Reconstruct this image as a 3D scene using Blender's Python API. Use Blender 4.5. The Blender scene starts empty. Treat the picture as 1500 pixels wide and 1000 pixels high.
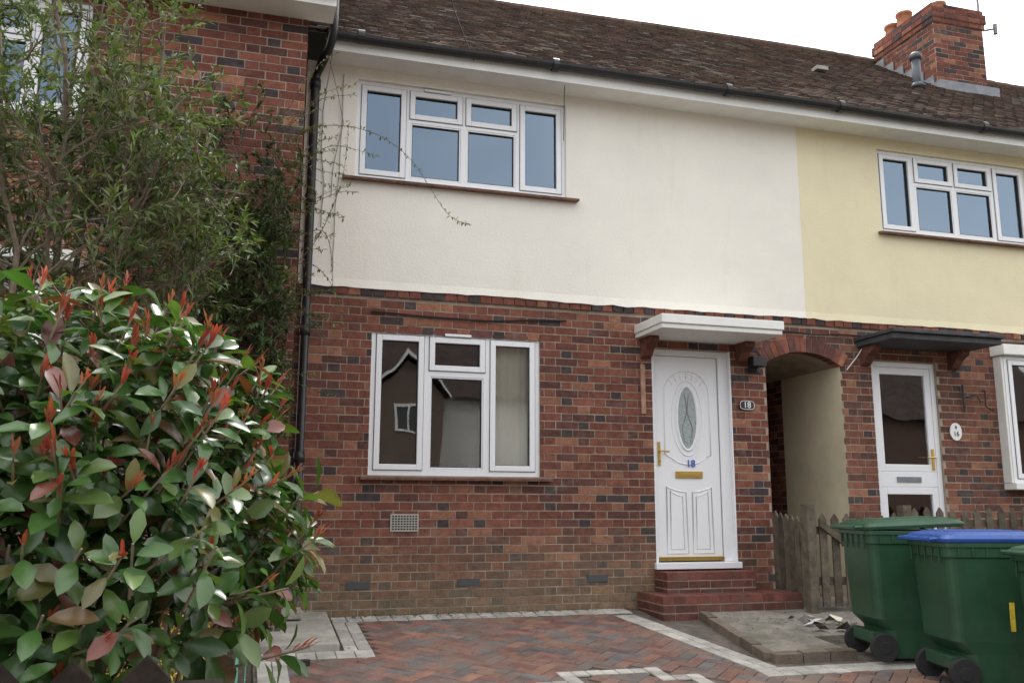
import bpy, math, random
import numpy as np
from mathutils import Vector, Matrix, noise
random.seed(7); rng=np.random.default_rng(7)
sc=bpy.context.scene
R=math.radians

# ------------------------------------------------------------ helpers
class MB:
    def __init__(s): s.v=[]; s.f=[]; s.c=[]
    def add(s,vs,fs,col=(1,1,1)):
        n=len(s.v); s.v.extend([tuple(a) for a in vs]); s.f.extend([tuple(i+n for i in f) for f in fs])
        s.c.extend([(col[0],col[1],col[2],1.0)]*len(vs))
    def quad(s,a,b,c,d,col=(1,1,1)): s.add([a,b,c,d],[(0,1,2,3)],col)
    def box(s,x0,x1,y0,y1,z0,z1,col=(1,1,1)):
        s.add([(x0,y0,z0),(x1,y0,z0),(x1,y1,z0),(x0,y1,z0),(x0,y0,z1),(x1,y0,z1),(x1,y1,z1),(x0,y1,z1)],
              [(0,3,2,1),(4,5,6,7),(0,1,5,4),(1,2,6,5),(2,3,7,6),(3,0,4,7)],col)
    def ring(s,x0,x1,z0,z1,w,y0,y1,col=(1,1,1)):
        s.box(x0,x0+w,y0,y1,z0,z1,col); s.box(x1-w,x1,y0,y1,z0,z1,col)
        s.box(x0+w,x1-w,y0,y1,z0,z0+w,col); s.box(x0+w,x1-w,y0,y1,z1-w,z1,col)
    def tube(s,pts,r,n=6,col=(1,1,1),closed=False,caps=True,squash=None):
        pts=[Vector(p) for p in pts]; m=len(pts)
        rs=r if isinstance(r,(list,tuple)) else [r]*m
        vs=[];fs=[]
        ref=Vector((0.31,0.17,0.93))
        for i,p in enumerate(pts):
            if closed: t=(pts[(i+1)%m]-pts[i-1])
            else: t=pts[min(i+1,m-1)]-pts[max(i-1,0)]
            if t.length<1e-9: t=Vector((0,0,1))
            t.normalize()
            a=t.cross(ref)
            if a.length<.05: a=t.cross(Vector((1,0,0)))
            a.normalize(); b=t.cross(a)
            for k in range(n):
                an=2*math.pi*k/n; vs.append(p+a*math.cos(an)*rs[i]+b*math.sin(an)*rs[i])
        seg=m if closed else m-1
        for i in range(seg):
            j=(i+1)%m
            for k in range(n):
                l=(k+1)%n; fs.append((i*n+k,i*n+l,j*n+l,j*n+k))
        if caps and not closed:
            fs.append(tuple(range(n-1,-1,-1))); fs.append(tuple((m-1)*n+k for k in range(n)))
        s.add(vs,fs,col)
    def loft(s,rings,col=(1,1,1),cap0=True,cap1=True):
        n=len(rings[0]); vs=[p for r in rings for p in r]; fs=[]
        for i in range(len(rings)-1):
            for k in range(n):
                l=(k+1)%n; fs.append((i*n+k,i*n+l,(i+1)*n+l,(i+1)*n+k))
        if cap0: fs.append(tuple(range(n-1,-1,-1)))
        if cap1: fs.append(tuple((len(rings)-1)*n+k for k in range(n)))
        s.add(vs,fs,col)
    def cyl(s,c,axis,r,h,n=20,col=(1,1,1)):
        c=Vector(c); ax=Vector(axis).normalized(); s.tube([c-ax*h/2,c+ax*h/2],r,n,col)
    def obj(s,name,mat,parent=None,smooth=False,bevel=0,loc=None):
        me=bpy.data.meshes.new(name); me.from_pydata(s.v,[],s.f)
        at=me.attributes.new('Col','FLOAT_COLOR','POINT')
        at.data.foreach_set('color',np.array(s.c,dtype=np.float32).ravel())
        me.materials.append(mat); me.update()
        if smooth: me.polygons.foreach_set('use_smooth',[True]*len(me.polygons))
        o=bpy.data.objects.new(name,me); sc.collection.objects.link(o)
        if parent: o.parent=parent
        if bevel:
            b=o.modifiers.new('b','BEVEL'); b.width=bevel; b.segments=2; b.limit_method='ANGLE'
        return o
def empty(name):
    o=bpy.data.objects.new(name,None); sc.collection.objects.link(o); return o

def mat(name,base=(.5,.5,.5),rough=.6,spec=.5,attr=False,nscale=0,namt=.0,bump=0,bscale=30,metal=0,coat=0,stain=None,transl=0):
    m=bpy.data.materials.new(name); m.use_nodes=True; nt=m.node_tree; N=nt.nodes; L=nt.links
    p=N['Principled BSDF']; out=N['Material Output']
    p.inputs['Roughness'].default_value=rough; p.inputs['Specular IOR Level'].default_value=spec; p.inputs['Metallic'].default_value=metal
    tc=N.new('ShaderNodeTexCoord')
    if attr:
        a=N.new('ShaderNodeAttribute'); a.attribute_name='Col'; cur=a.outputs['Color']
    else:
        c=N.new('ShaderNodeRGB'); c.outputs[0].default_value=(*base,1); cur=c.outputs[0]
    def mul(cur,fac_sock,lo,hi):
        mr=N.new('ShaderNodeMapRange'); mr.inputs['From Min'].default_value=.3; mr.inputs['From Max'].default_value=.7
        mr.inputs['To Min'].default_value=lo; mr.inputs['To Max'].default_value=hi; L.new(fac_sock,mr.inputs['Value'])
        v=N.new('ShaderNodeVectorMath'); v.operation='SCALE'; L.new(cur,v.inputs[0]); L.new(mr.outputs[0],v.inputs['Scale']); return v.outputs[0]
    if nscale:
        n=N.new('ShaderNodeTexNoise'); n.inputs['Scale'].default_value=nscale; n.inputs['Detail'].default_value=3; n.inputs['Roughness'].default_value=.75
        L.new(tc.outputs['Object'],n.inputs['Vector']); cur=mul(cur,n.outputs['Fac'],1-namt*1.2,1+namt*1.2)
    if stain: # (color, scale, threshold, amount, (sx,sy,sz))
        n=N.new('ShaderNodeTexNoise'); n.inputs['Scale'].default_value=stain[1]; n.inputs['Detail'].default_value=4; n.inputs['Roughness'].default_value=.7
        mp=N.new('ShaderNodeMapping'); mp.inputs['Scale'].default_value=stain[4]; L.new(tc.outputs['Object'],mp.inputs[0]); L.new(mp.outputs[0],n.inputs['Vector'])
        mr=N.new('ShaderNodeMapRange'); mr.inputs['From Min'].default_value=stain[2]; mr.inputs['From Max'].default_value=stain[2]+.2
        mr.inputs['To Max'].default_value=stain[3]; L.new(n.outputs['Fac'],mr.inputs['Value'])
        mx=N.new('ShaderNodeMix'); mx.data_type='RGBA'; L.new(mr.outputs[0],mx.inputs['Factor']); L.new(cur,mx.inputs['A']); mx.inputs['B'].default_value=(*stain[0],1); cur=mx.outputs['Result']
    L.new(cur,p.inputs['Base Color'])
    if bump:
        n=N.new('ShaderNodeTexNoise'); n.inputs['Scale'].default_value=bscale; n.inputs['Detail'].default_value=1; L.new(tc.outputs['Object'],n.inputs['Vector'])
        b=N.new('ShaderNodeBump'); b.inputs['Strength'].default_value=bump; b.inputs['Distance'].default_value=.01; L.new(n.outputs['Fac'],b.inputs['Height']); L.new(b.outputs[0],p.inputs['Normal'])
    if transl:
        t=N.new('ShaderNodeBsdfTranslucent'); v=N.new('ShaderNodeVectorMath'); v.operation='MULTIPLY'; v.inputs[1].default_value=(1.5,1.7,.6); L.new(cur,v.inputs[0]); L.new(v.outputs[0],t.inputs['Color'])
        ms=N.new('ShaderNodeMixShader'); ms.inputs[0].default_value=transl; L.new(p.outputs[0],ms.inputs[1]); L.new(t.outputs[0],ms.inputs[2]); L.new(ms.outputs[0],out.inputs['Surface'])
    return m
def glassmat(name,tint=(.55,.6,.62),refl=.2,gc=(.95,.97,1)):
    m=bpy.data.materials.new(name); m.use_nodes=True; nt=m.node_tree; N=nt.nodes; L=nt.links; N.clear()
    o=N.new('ShaderNodeOutputMaterial'); t=N.new('ShaderNodeBsdfTransparent'); t.inputs[0].default_value=(*tint,1)
    g=N.new('ShaderNodeBsdfGlossy'); g.inputs['Roughness'].default_value=.015; g.inputs['Color'].default_value=(*gc,1)
    tc=N.new('ShaderNodeTexCoord'); nz=N.new('ShaderNodeTexNoise'); nz.inputs['Scale'].default_value=1.2; L.new(tc.outputs['Object'],nz.inputs['Vector'])
    b=N.new('ShaderNodeBump'); b.inputs['Strength'].default_value=.15; b.inputs['Distance'].default_value=.02; L.new(nz.outputs['Fac'],b.inputs['Height']); L.new(b.outputs[0],g.inputs['Normal'])
    lw=N.new('ShaderNodeLayerWeight'); lw.inputs['Blend'].default_value=.35
    mr=N.new('ShaderNodeMapRange'); mr.inputs['To Min'].default_value=refl; mr.inputs['To Max'].default_value=.9; L.new(lw.outputs['Fresnel'],mr.inputs['Value'])
    ms=N.new('ShaderNodeMixShader'); L.new(mr.outputs[0],ms.inputs[0]); L.new(t.outputs[0],ms.inputs[1]); L.new(g.outputs[0],ms.inputs[2]); L.new(ms.outputs[0],o.inputs[0])
    return m

M_brick=mat('brick',attr=True,rough=.9,spec=.2,nscale=14,namt=.25,bump=.3,bscale=60,stain=((.30,.265,.23),3.5,.57,.40,(1,1,1.4)))
M_mortar=mat('mortar',(.335,.28,.22),rough=.95,spec=.1,nscale=3,namt=.28)
M_render=mat('white_render',(.83,.795,.715),rough=.8,spec=.2,nscale=1.3,namt=.03,bump=.3,bscale=45,stain=((.64,.59,.50),1.6,.58,.28,(2.2,1,.35)))
M_render2=mat('yellow_render',(.77,.695,.48),rough=.8,spec=.2,nscale=1.3,namt=.035,bump=.3,bscale=45,stain=((.60,.54,.38),1.6,.57,.3,(2.2,1,.35)))
M_cream=mat('cream_paint',(.68,.61,.43),rough=.8,nscale=2,namt=.08)
M_upvc=mat('white_upvc',(.82,.83,.85),rough=.32,spec=.5)
M_white=mat('white_painted_wood',(.78,.78,.74),rough=.55,nscale=4,namt=.05,stain=((.45,.43,.38),3,.6,.35,(1,1,1)))
M_black=mat('black_plastic',(.018,.018,.02),rough=.4,nscale=6,namt=.3)
M_gasket=mat('rubber',(.05,.05,.05),rough=.6)
M_tile=mat('roof_tile',attr=True,rough=.9,spec=.2,nscale=3,namt=.35,bump=.4,bscale=50,stain=((.10,.095,.055),2.0,.52,.55,(1,1,1)))
M_sill=mat('sill_tile',(.16,.085,.06),rough=.8,nscale=12,namt=.35)
M_conc=mat('concrete',(.36,.34,.30),rough=.9,nscale=3,namt=.25,bump=.5,bscale=40,stain=((.16,.16,.10),2.5,.52,.6,(1,1,1)))
M_path=mat('path_concrete',(.215,.195,.165),rough=.9,nscale=4,namt=.35,bump=.7,bscale=35,stain=((.10,.10,.065),3,.48,.7,(1,1,1)))
M_block=mat('block_paving',attr=True,rough=.85,spec=.3,nscale=9,namt=.24,bump=.4,bscale=70,stain=((.20,.165,.135),1.5,.46,.6,(1,1,1)))
M_sett=mat('pale_setts',attr=True,rough=.85,spec=.3,nscale=8,namt=.2,bump=.4,bscale=60,stain=((.25,.23,.20),2.5,.52,.5,(1,1,1)))
M_joint=mat('joint_sand',(.12,.10,.085),rough=1,nscale=8,namt=.4)
M_step=mat('red_step_brick',attr=True,rough=.75,spec=.3,nscale=10,namt=.25,bump=.4,bscale=50,stain=((.13,.11,.09),4,.50,.6,(1,1,1)))
M_wood=mat('weathered_wood',attr=True,rough=.9,spec=.15,nscale=9,namt=.35,bump=.5,bscale=40)
M_dark=mat('dark_canopy',(.05,.05,.055),rough=.7,nscale=6,namt=.3)
M_gold=mat('brass',(.62,.43,.12),rough=.3,metal=.9)
M_bin=mat('green_bin_plastic',(.022,.072,.036),rough=.42,spec=.45,nscale=2.5,namt=.18,stain=((.06,.10,.07),3,.54,.5,(1,1,.5)))
M_lidb=mat('blue_bin_plastic',(.02,.075,.30),rough=.38,spec=.5,nscale=3,namt=.12)
M_tyre=mat('tyre',(.02,.02,.02),rough=.8)
M_yel=mat('yellow_paint',(.72,.55,.05),rough=.6,nscale=20,namt=.2)
M_blue=mat('blue_digits',(.03,.12,.40),rough=.5)
M_wpaint=mat('white_digits',(.8,.8,.78),rough=.5)
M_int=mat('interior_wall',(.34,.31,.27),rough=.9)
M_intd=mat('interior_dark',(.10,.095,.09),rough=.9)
M_curt=mat('curtain',(.80,.75,.64),rough=.9)
M_frost=mat('frosted_glass',(.32,.36,.36),rough=.18,spec=.9,nscale=30,namt=.2,bump=.6,bscale=60)
M_pot=mat('terracotta',(.33,.13,.07),rough=.85,nscale=8,namt=.3)
M_lead=mat('lead',(.20,.21,.23),rough=.6,nscale=6,namt=.25)
M_leaf=mat('photinia_leaf',attr=True,rough=.27,spec=.6,transl=.22)
M_red=mat('red_leaf',attr=True,rough=.4,spec=.5,transl=.2)
M_tleaf=mat('tree_leaf',attr=True,rough=.5,spec=.35,transl=.25)
M_bark=mat('bark',(.11,.085,.06),rough=.9,nscale=20,namt=.4)
M_flower=mat('yellow_flower',attr=True,rough=.6,transl=.3)
M_wire=mat('green_wire',(.08,.26,.20),rough=.5)
M_cable=mat('cable_grey',(.28,.27,.25),rough=.6)
M_soil=mat('ground',(.09,.075,.05),rough=1,nscale=1.5,namt=.4,bump=.8,bscale=12,stain=((.06,.10,.03),1.2,.48,.8,(1,1,1)))
M_road=mat('asphalt',(.055,.055,.057),rough=.9,nscale=3,namt=.25)
M_pave=mat('pavement',(.20,.19,.18),rough=.9,nscale=3,namt=.25)
M_glass=glassmat('window_glass',(.84,.86,.84),.13)
M_glassu=glassmat('upper_window_glass',(.35,.4,.45),.20,(.62,.79,.98))  # blue of the reflected sky is put into the gloss tint

def G(y): return .08*y if y<0 else 0.0

# ------------------------------------------------------------ brickwork
def pick_brick(x,z,dark=.0,dull=0.):
    r=random.random(); p=noise.noise((x*.8,z*1.1,3.3)); q=noise.noise((x*2.1,z*3.1,8.3))
    if r<.07+dark+.16*max(0,p)+.22*max(0,q-.15): c=(.062,.046,.048)
    elif r<.32: c=(.115,.050,.043)
    elif r<.66: c=(.165,.060,.044)
    elif r<.90: c=(.205,.076,.052)
    else: c=(.28,.125,.078)
    k=random.uniform(.80,1.12)*(1+.24*p)
    c=[a*k for a in c]
    if dull:
        d=(.22,.17,.11); c=[a*(1-dull)+b*dull for a,b in zip(c,d)]
    return c
def brickface(mb,O,U,Nn,w,h,holes=(),dark=0,dullfn=None,bond='flemish',v0=0.0,proud=(.002,.006),ex=0):
    O=Vector(O);U=Vector(U);Nn=Vector(Nn);Z=Vector((0,0,1))
    ch=.075; i=int(math.floor(v0/ch)); 
    while i*ch<h:
        z0=i*ch+.0055; z1=min((i+1)*ch-.0055,h); i+=1
        if z1-z0<.02: continue
        if bond=='flemish': seq=[.2225,.1125]; per=.335; u=-per+(.1675+.0 if i%2 else 0)-per*.3
        else: seq=[.225]; per=.225; u=-per+(.1125 if i%2 else 0)
        k=0
        while u<w:
            L=seq[k%len(seq)]; hd=(L<.15); k+=1
            a=max(u+.005,0); b=min(u+L-.005,w); u+=L
            ivs=[(a,b)]
            zm=(z0+z1)/2
            for (hx0,hx1,hz0,hz1) in holes:
                if hz0<zm<hz1:
                    nv=[]
                    for (p,q) in ivs:
                        if q<=hx0 or p>=hx1: nv.append((p,q))
                        else:
                            if p<hx0: nv.append((p,hx0))
                            if q>hx1: nv.append((hx1,q))
                    ivs=nv
            for (p,q) in ivs:
                if q-p<.025: continue
                pr=random.uniform(*proud)
                col=pick_brick(O.x+p+O.y,O.z+z0,dark+(.07 if hd else -.03),dullfn(p,z0) if dullfn else 0)
                j=lambda: random.uniform(-.0018,.0018)
                f=[O+U*(p+j())+Z*(z0+j())+Nn*pr,O+U*(q+j())+Z*(z0+j())+Nn*pr,O+U*(q+j())+Z*(z1+j())+Nn*pr,O+U*(p+j())+Z*(z1+j())+Nn*pr]
                bk=[a-Nn*(pr+.004) for a in f]
                mb.add(f+bk,[(0,1,2,3),(0,4,5,1),(1,5,6,2),(2,6,7,3),(3,7,4,0)],col)
def panel(mb,x0,x1,z0,z1,y,holes=(),thick=.1,col=(1,1,1),rev=True):
    xs=sorted({x0,x1,*[min(max(h[k],x0),x1) for h in holes for k in (0,1)]}); zs=sorted({z0,z1,*[min(max(h[k],z0),z1) for h in holes for k in (2,3)]})
    for i in range(len(xs)-1):
        for j in range(len(zs)-1):
            cx=(xs[i]+xs[i+1])/2; cz=(zs[j]+zs[j+1])/2
            if any(h[0]<cx<h[1] and h[2]<cz<h[3] for h in holes): continue
            mb.quad((xs[i],y,zs[j]),(xs[i+1],y,zs[j]),(xs[i+1],y,zs[j+1]),(xs[i],y,zs[j+1]),col)
    for (a,b,c,d) in holes:
        t=y+thick
        if a<x0 or b>x1: continue
        mb.quad((a,y,c),(a,t,c),(a,t,d),(a,y,d),col); mb.quad((b,y,c),(b,y,d),(b,t,d),(b,t,c),col)
        mb.quad((a,y,d),(a,t,d),(b,t,d),(b,y,d),col); mb.quad((a,y,c),(b,y,c),(b,t,c),(a,t,c),col)

# window: panes list (x0,x1,z0,z1,sash)
def window(par,name,x0,x1,z0,z1,y,panes,glass,vents=()):
    e=MB(); holes=[(p[0],p[1],p[2],p[3]) for p in panes]
    panel(e,x0,x1,z0,z1,y,holes,.06)
    e.quad((x0,y,z0),(x0,y,z1),(x0,y+.07,z1),(x0,y+.07,z0)); e.quad((x1,y,z0),(x1,y+.07,z0),(x1,y+.07,z1),(x1,y,z1))
    e.quad((x0,y,z1),(x1,y,z1),(x1,y+.07,z1),(x0,y+.07,z1)); e.quad((x0,y,z0),(x0,y+.07,z0),(x1,y+.07,z0),(x1,y,z0))
    g=MB(); k=MB()
    fr=MB()
    for (a,b,c,d,s) in panes:
        if s:
            fr.ring(a-.012,b+.012,c-.012,d+.012,.050,y-.014,y+.03); i=.038
        else:
            fr.ring(a+.001,b-.001,c+.001,d-.001,.014,y+.004,y+.03); i=.014
        k.ring(a+i-.001,b-i+.001,c+i-.001,d-i+.001,.007,y+.006,y+.028)
        if s: k.ring(a-.017,b+.017,c-.017,d+.017,.005,y-.004,y+.01)
        g.quad((a+i,y+.026,c+i),(b-i,y+.026,c+i),(b-i,y+.026,d-i),(a+i,y+.026,d-i))
    for (a,b,zz) in vents: fr.box(a,b,y-.03,y-.001,zz-.012,zz+.012)
    e.obj(name+'_frame',M_upvc,par); fr.obj(name+'_sashes',M_upvc,par,bevel=.004); k.obj(name+'_gasket',M_gasket,par); g.obj(name+'_glass',glass,par)
def room(par,x0,x1,z0,z1,y0,y1,m=None,name='room'):
    r=MB(); a=.3
    X0,X1,Z0,Z1=x0-a,x1+a,z0-.8 if z0>1 else z0,z1+.15
    r.quad((X0,y1,Z0),(X1,y1,Z0),(X1,y1,Z1),(X0,y1,Z1)); r.quad((X0,y0,Z0),(X0,y1,Z0),(X0,y1,Z1),(X0,y0,Z1))
    r.quad((X1,y0,Z0),(X1,y0,Z1),(X1,y1,Z1),(X1,y1,Z0)); r.quad((X0,y0,Z1),(X1,y0,Z1),(X1,y1,Z1),(X0,y1,Z1)); r.quad((X0,y0,Z0),(X0,y1,Z0),(X1,y1,Z0),(X1,y0,Z0))
    panel(r,X0,X1,Z0,Z1,y0,[(x0,x1,z0,z1)],.001)
    return r.obj(name,m or M_int,par)
def text(par,name,s,size,loc,rot,m,ext=.002,align='CENTER'):
    c=bpy.data.curves.new(name,'FONT'); c.body=s; c.size=size; c.extrude=ext; c.offset=size*.012; c.align_x=align; c.align_y='CENTER'; c.materials.append(m)
    o=bpy.data.objects.new(name,c); sc.collection.objects.link(o); o.location=loc; o.rotation_euler=rot; o.parent=par; return o

WX=5.53  # party line white/yellow
# ------------------------------------------------------------ houses
H=empty('brick_house'); H2=empty('brick_house.001'); H3=empty('brick_house.002')
UW=(.825,2.889,3.915,4.88); LW=(1.03,2.618,1.205,2.51); DR=(3.765,4.63,.36,2.475)
AR=(5.03,5.92,-.1,2.52); DR2=(6.30,7.13,.36,2.47); LW2=(7.93,10.0,1.2,2.58); UW2=(6.555,8.62,3.91,4.86)
BZ=2.80
def dull(p,z):
    t=max(0,1-(z/.75)); n=noise.noise((p*.6,z*2,1)); return min(.75,max(0,t*.75+n*.35*t+.04)) if p<3.6 else min(.4,.3*t)
b=MB(); brickface(b,(.36,0,0),(1,0,0),(0,-1,0),WX-.36,BZ,[(h[0]-.36,h[1]-.36,h[2],h[3]) for h in (LW,DR,AR)],dullfn=dull); b.obj('brickwork',M_brick,H)
b=MB(); brickface(b,(WX,0,0),(1,0,0),(0,-1,0),16-WX,BZ,[(h[0]-WX,h[1]-WX,h[2],h[3]) for h in (AR,DR2,LW2)],dullfn=lambda p,z:.1); b.obj('brickwork',M_brick,H2)
b=MB(); panel(b,.36,WX,-.1,BZ,0,[LW,DR,(AR[0],WX+.001,AR[2],AR[3])],.1); b.obj('mortar_wall',M_mortar,H)
b=MB(); panel(b,WX,16,-.1,BZ,0,[(WX-.001,AR[1],AR[2],AR[3]),DR2,LW2],.1); b.obj('mortar_wall',M_mortar,H2)
for (xa,xb,par) in ((.36,WX,H),(WX,16,H2)):
    c=MB(); x=xa
    while x<xb:
        w=.105; c.box(x+.004,min(x+w,xb),-.024-random.random()*.006,.0,BZ+.004,BZ+.068+random.uniform(-.003,.003),pick_brick(x,2.8,.15)); x+=w+.006
    c.obj('string_course',M_brick,par)
    c=MB(); c.box(xa,xb,-.008,.0,BZ,BZ+.075); c.obj('string_mortar',M_mortar,par)
def render_wall(par,xa,xb,hole,m,y=-.022):
    c=MB(); z0=BZ+.075; panel(c,xa,xb,z0,5.0,y,[hole],.09)
    n=int((xb-xa)/.08); 
    P=[(xa+(xb-xa)*i/n, z0-.008+.016*noise.noise((i*.5,1,0))+.018*noise.noise((i*.07,2,0)), y-.016-.008*noise.noise((i*.5,5,0))) for i in range(n+1)]
    for i in range(n):
        a,b_=P[i],P[i+1]
        c.quad((a[0],a[2],a[1]),(b_[0],b_[2],b_[1]),(b_[0],y-.001,z0+.07),(a[0],y-.001,z0+.07))
        c.quad((a[0],a[2],a[1]),(a[0],0.0,a[1]),(b_[0],0.0,b_[1]),(b_[0],b_[2],b_[1]))
    c.obj('rendered_wall',m,par)
render_wall(H,.36,WX,UW,M_render); render_wall(H2,WX,16,UW2,M_render2,-.019)
def up_panes(x0,x1,z0,z1):
    f=.055; c1=x0+.235*(x1-x0); c2=x0+.5*(x1-x0); c3=x0+.765*(x1-x0); zt=z1-.335
    m=.03
    return [(x0+f,c1-m,z0+f,z1-f,1),(c1+m,c2-m,z0+f,zt-m,0),(c2+m,c3-m,z0+f,zt-m,0),(c1+m,c2-m,zt+m*.7,z1-f,1),(c2+m,c3-m,zt+m*.7,z1-f,1),(c3+m,x1-f,z0+f,z1-f,1)]
window(H,'upper_window',*UW,.015,up_panes(*UW),M_glassu,[(1.46,1.72,4.855)])
window(H2,'upper_window',*UW2,.015,up_panes(*UW2),M_glassu)
a,b_,c_,d_=LW; f=.06
window(H,'lower_window',*LW,.02,[(a+f,1.50,c_+f,d_-f,1),(1.575,2.075,c_+f,2.10,0),(1.575,2.075,2.165,d_-f,1),(2.15,b_-f,c_+f,d_-f,1)],M_glass,[(1.7,1.95,2.485)])
a,b_,c_,d_=LW2
window(H2,'lower_window',*LW2,-.12,[(a+f,8.45,c_+f,d_-f,1),(8.55,9.35,c_+f,2.15,0),(8.55,9.35,2.22,d_-f,1),(9.45,b_-f,c_+f,d_-f,1)],M_glass)
w=MB(); w.box(7.87,10.06,-.20,.0,2.585,2.70); w.box(7.9,10.03,-.17,.0,1.13,1.197); w.box(7.9,7.929,-.115,.0,1.2,2.58); w.obj('window_surround',M_white,H2,bevel=.006)
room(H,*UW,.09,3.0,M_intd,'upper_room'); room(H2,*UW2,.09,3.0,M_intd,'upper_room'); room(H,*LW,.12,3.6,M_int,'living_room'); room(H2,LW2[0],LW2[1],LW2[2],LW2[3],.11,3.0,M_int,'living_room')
c=MB(); n=60
for i in range(n):
    x=2.10+.53*i/n; x2=2.10+.53*(i+1)/n; y=.155+.004*math.sin(i*.9); y2=.155+.004*math.sin((i+1)*.9)
    c.quad((x,y,.9),(x2,y2,.9),(x2,y2,2.6),(x,y,2.6))
c.obj('curtain',M_curt,H,smooth=True)
c=MB(); c.box(.9,2.4,1.9,2.6,.41,1.40); c.box(.8,1.5,3.2,3.58,.41,2.3); c.obj('furniture',M_intd,H)
c=MB(); c.box(2.15,2.9,3.55,3.59,1.35,2.15); c.obj('pale_rear_panel',M_curt,H)  # matt pale panel standing in for a bright window in the rear wall
def sill(par,xa,xb,z,y=0):
    c=MB(); x=xa
    while x<xb-.01:
        x2=min(x+.165,xb); c.add([(x+.002,-.075+y,z-.032),(x2-.002,-.075+y,z-.032),(x2-.002,.02+y,z-.028),(x+.002,.02+y,z-.028),(x+.002,-.078+y,z-.012),(x2-.002,-.078+y,z-.012),(x2-.002,.02+y,z+.004),(x+.002,.02+y,z+.004)],[(0,3,2,1),(4,5,6,7),(0,1,5,4),(1,2,6,5),(2,3,7,6),(3,0,4,7)]); x=x2
    c.obj('window_sill',M_sill,par)
sill(H,.71,3.0,3.905,-.02); sill(H,.96,2.72,1.195); sill(H2,6.5,8.7,3.9,-.02)
v=MB(); v.box(1.24,1.49,-.012,.0,.72,.87)
v.obj('air_brick',mat('vent_clay',(.42,.40,.36),rough=.8),H)
v=MB()
for i in range(6):
    for j in range(9): v.box(1.255+j*.0255,1.255+j*.0255+.017,-.0145,-.010,.735+i*.022,.735+i*.022+.012)
v.obj('air_brick_holes',M_black,H)
M_slate=mat('slate',(.07,.075,.08),rough=.8)
for (x,z) in ((.98,.27),(3.17,.29),(1.95,.28)):
    v=MB(); v.box(x-.1,x+.1,-.011,0,z-.03,z+.03); v.obj('damp_vent',M_slate,H)
def eaves(par,xa,xb,y0,z0=4.985,over=.30):
    c=MB(); c.box(xa,xb,y0-over,y0-.0,z0,z0+.02); c.box(xa,xb,y0-over-.022,y0-over-.001,z0-.02,z0+.12); c.obj('fascia_soffit',M_white,par)
    g=MB(); n=8; cy=y0-over-.078; cz=z0+.115; rr=.055
    P=[];Q=[]
    for i in range(n+1):
        an=math.pi+math.pi*i/n; P.append((cy+rr*math.cos(an),cz+rr*math.sin(an))); Q.append((cy+(rr-.004)*math.cos(an),cz+(rr-.004)*math.sin(an)))
    m=int((xb-xa)/.5)
    for s in range(m):
        x1=xa+(xb-xa)*s/m; x2=xa+(xb-xa)*(s+1)/m
        d1=-.016*noise.noise((x1*.5,0,0)); d2=-.016*noise.noise((x2*.5,0,0))
        for PP in (P,Q):
            for i in range(n): g.quad((x1,PP[i][0],PP[i][1]+d1),(x1,PP[i+1][0],PP[i+1][1]+d1),(x2,PP[i+1][0],PP[i+1][1]+d2),(x2,PP[i][0],PP[i][1]+d2))
    x=xa+.3
    while x<xb:
        g.tube([(x-.03,cy,cz-.004),(x+.03,cy,cz-.004)],rr+.008,14); x+=1.85
    g.obj('gutter',M_black,par)
eaves(H,.5,WX,-.022); eaves(H2,WX,16,-.022)
KR=.754
def rz(x,y,y0=-.42,z0=5.10): return z0+KR*(y-y0)+ -.035*math.sin(x*.55+.5)*((y-y0)/3.8)+.012*noise.noise((x*.9,y,0))
def tiles(par,xa,xb,y0,y1,z0,kr=KR):
    t=MB(); L=math.sqrt(1+kr*kr); g=.1/L; y=y0; row=0
    while y<y1:
        x=xa-(.0825 if row%2 else 0)
        while x<xb:
            a=max(x+.003,xa); b=min(x+.162,xb); x+=.165
            if b-a<.02: continue
            off=(z0-5.10)
            za=rz(a,y,y0)+off; zb=rz(a,min(y+g*1.15,y1+.02),y0)+off; li=random.uniform(.016,.026); rt=random.uniform(-.004,.004)
            r=random.random(); k=random.uniform(.8,1.16)
            base=(.085,.054,.042) if r<.55 else ((.066,.048,.040) if r<.85 else (.105,.066,.050))
            if random.random()<.03: base=(.14,.13,.11)
            col=[q*k for q in base]
            yy=min(y+g*1.15,y1+.02)
            t.add([(a,y,za+li+rt),(b,y,za+li-rt),(b,yy,zb+.004),(a,yy,zb+.004),(a,y+.002,za+li-.013+rt),(b,y+.002,za+li-.013-rt)],[(0,1,2,3),(4,5,1,0)],col)
        y+=g; row+=1
    t.obj('roof_tiles',M_tile,par)
    c=MB(); c.quad((xa,y0,z0-.03),(xb,y0,z0-.03),(xb,y1,z0+kr*(y1-y0)-.06),(xa,y1,z0+kr*(y1-y0)-.06)); c.quad((xa,y1,z0+kr*(y1-y0)-.06),(xb,y1,z0+kr*(y1-y0)-.06),(xb,y1+3.8,z0-.03),(xa,y1+3.8,z0-.03))
    c.obj('roof_deck',M_intd,par)
    r=MB(); x=xa
    while x<xb:
        x2=min(x+.31,xb); zz=rz(x,y1,y0)+z0-5.10-.03; k=random.uniform(.8,1.2); r.tube([(x+.004,y1,zz),(x2-.004,y1,zz+.003)],.105,10,(.085*k,.055*k,.042*k)); x=x2
    r.obj('ridge_tiles',M_tile,par)
tiles(H,.33,WX,-.42,3.36,5.10); tiles(H2,WX,17,-.42,3.36,5.10)
c=MB(); c.quad((.36,6.5,-.1),(17,6.5,-.1),(17,6.5,5),(.36,6.5,5)); c.obj('rear_wall',M_intd,H2)
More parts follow.
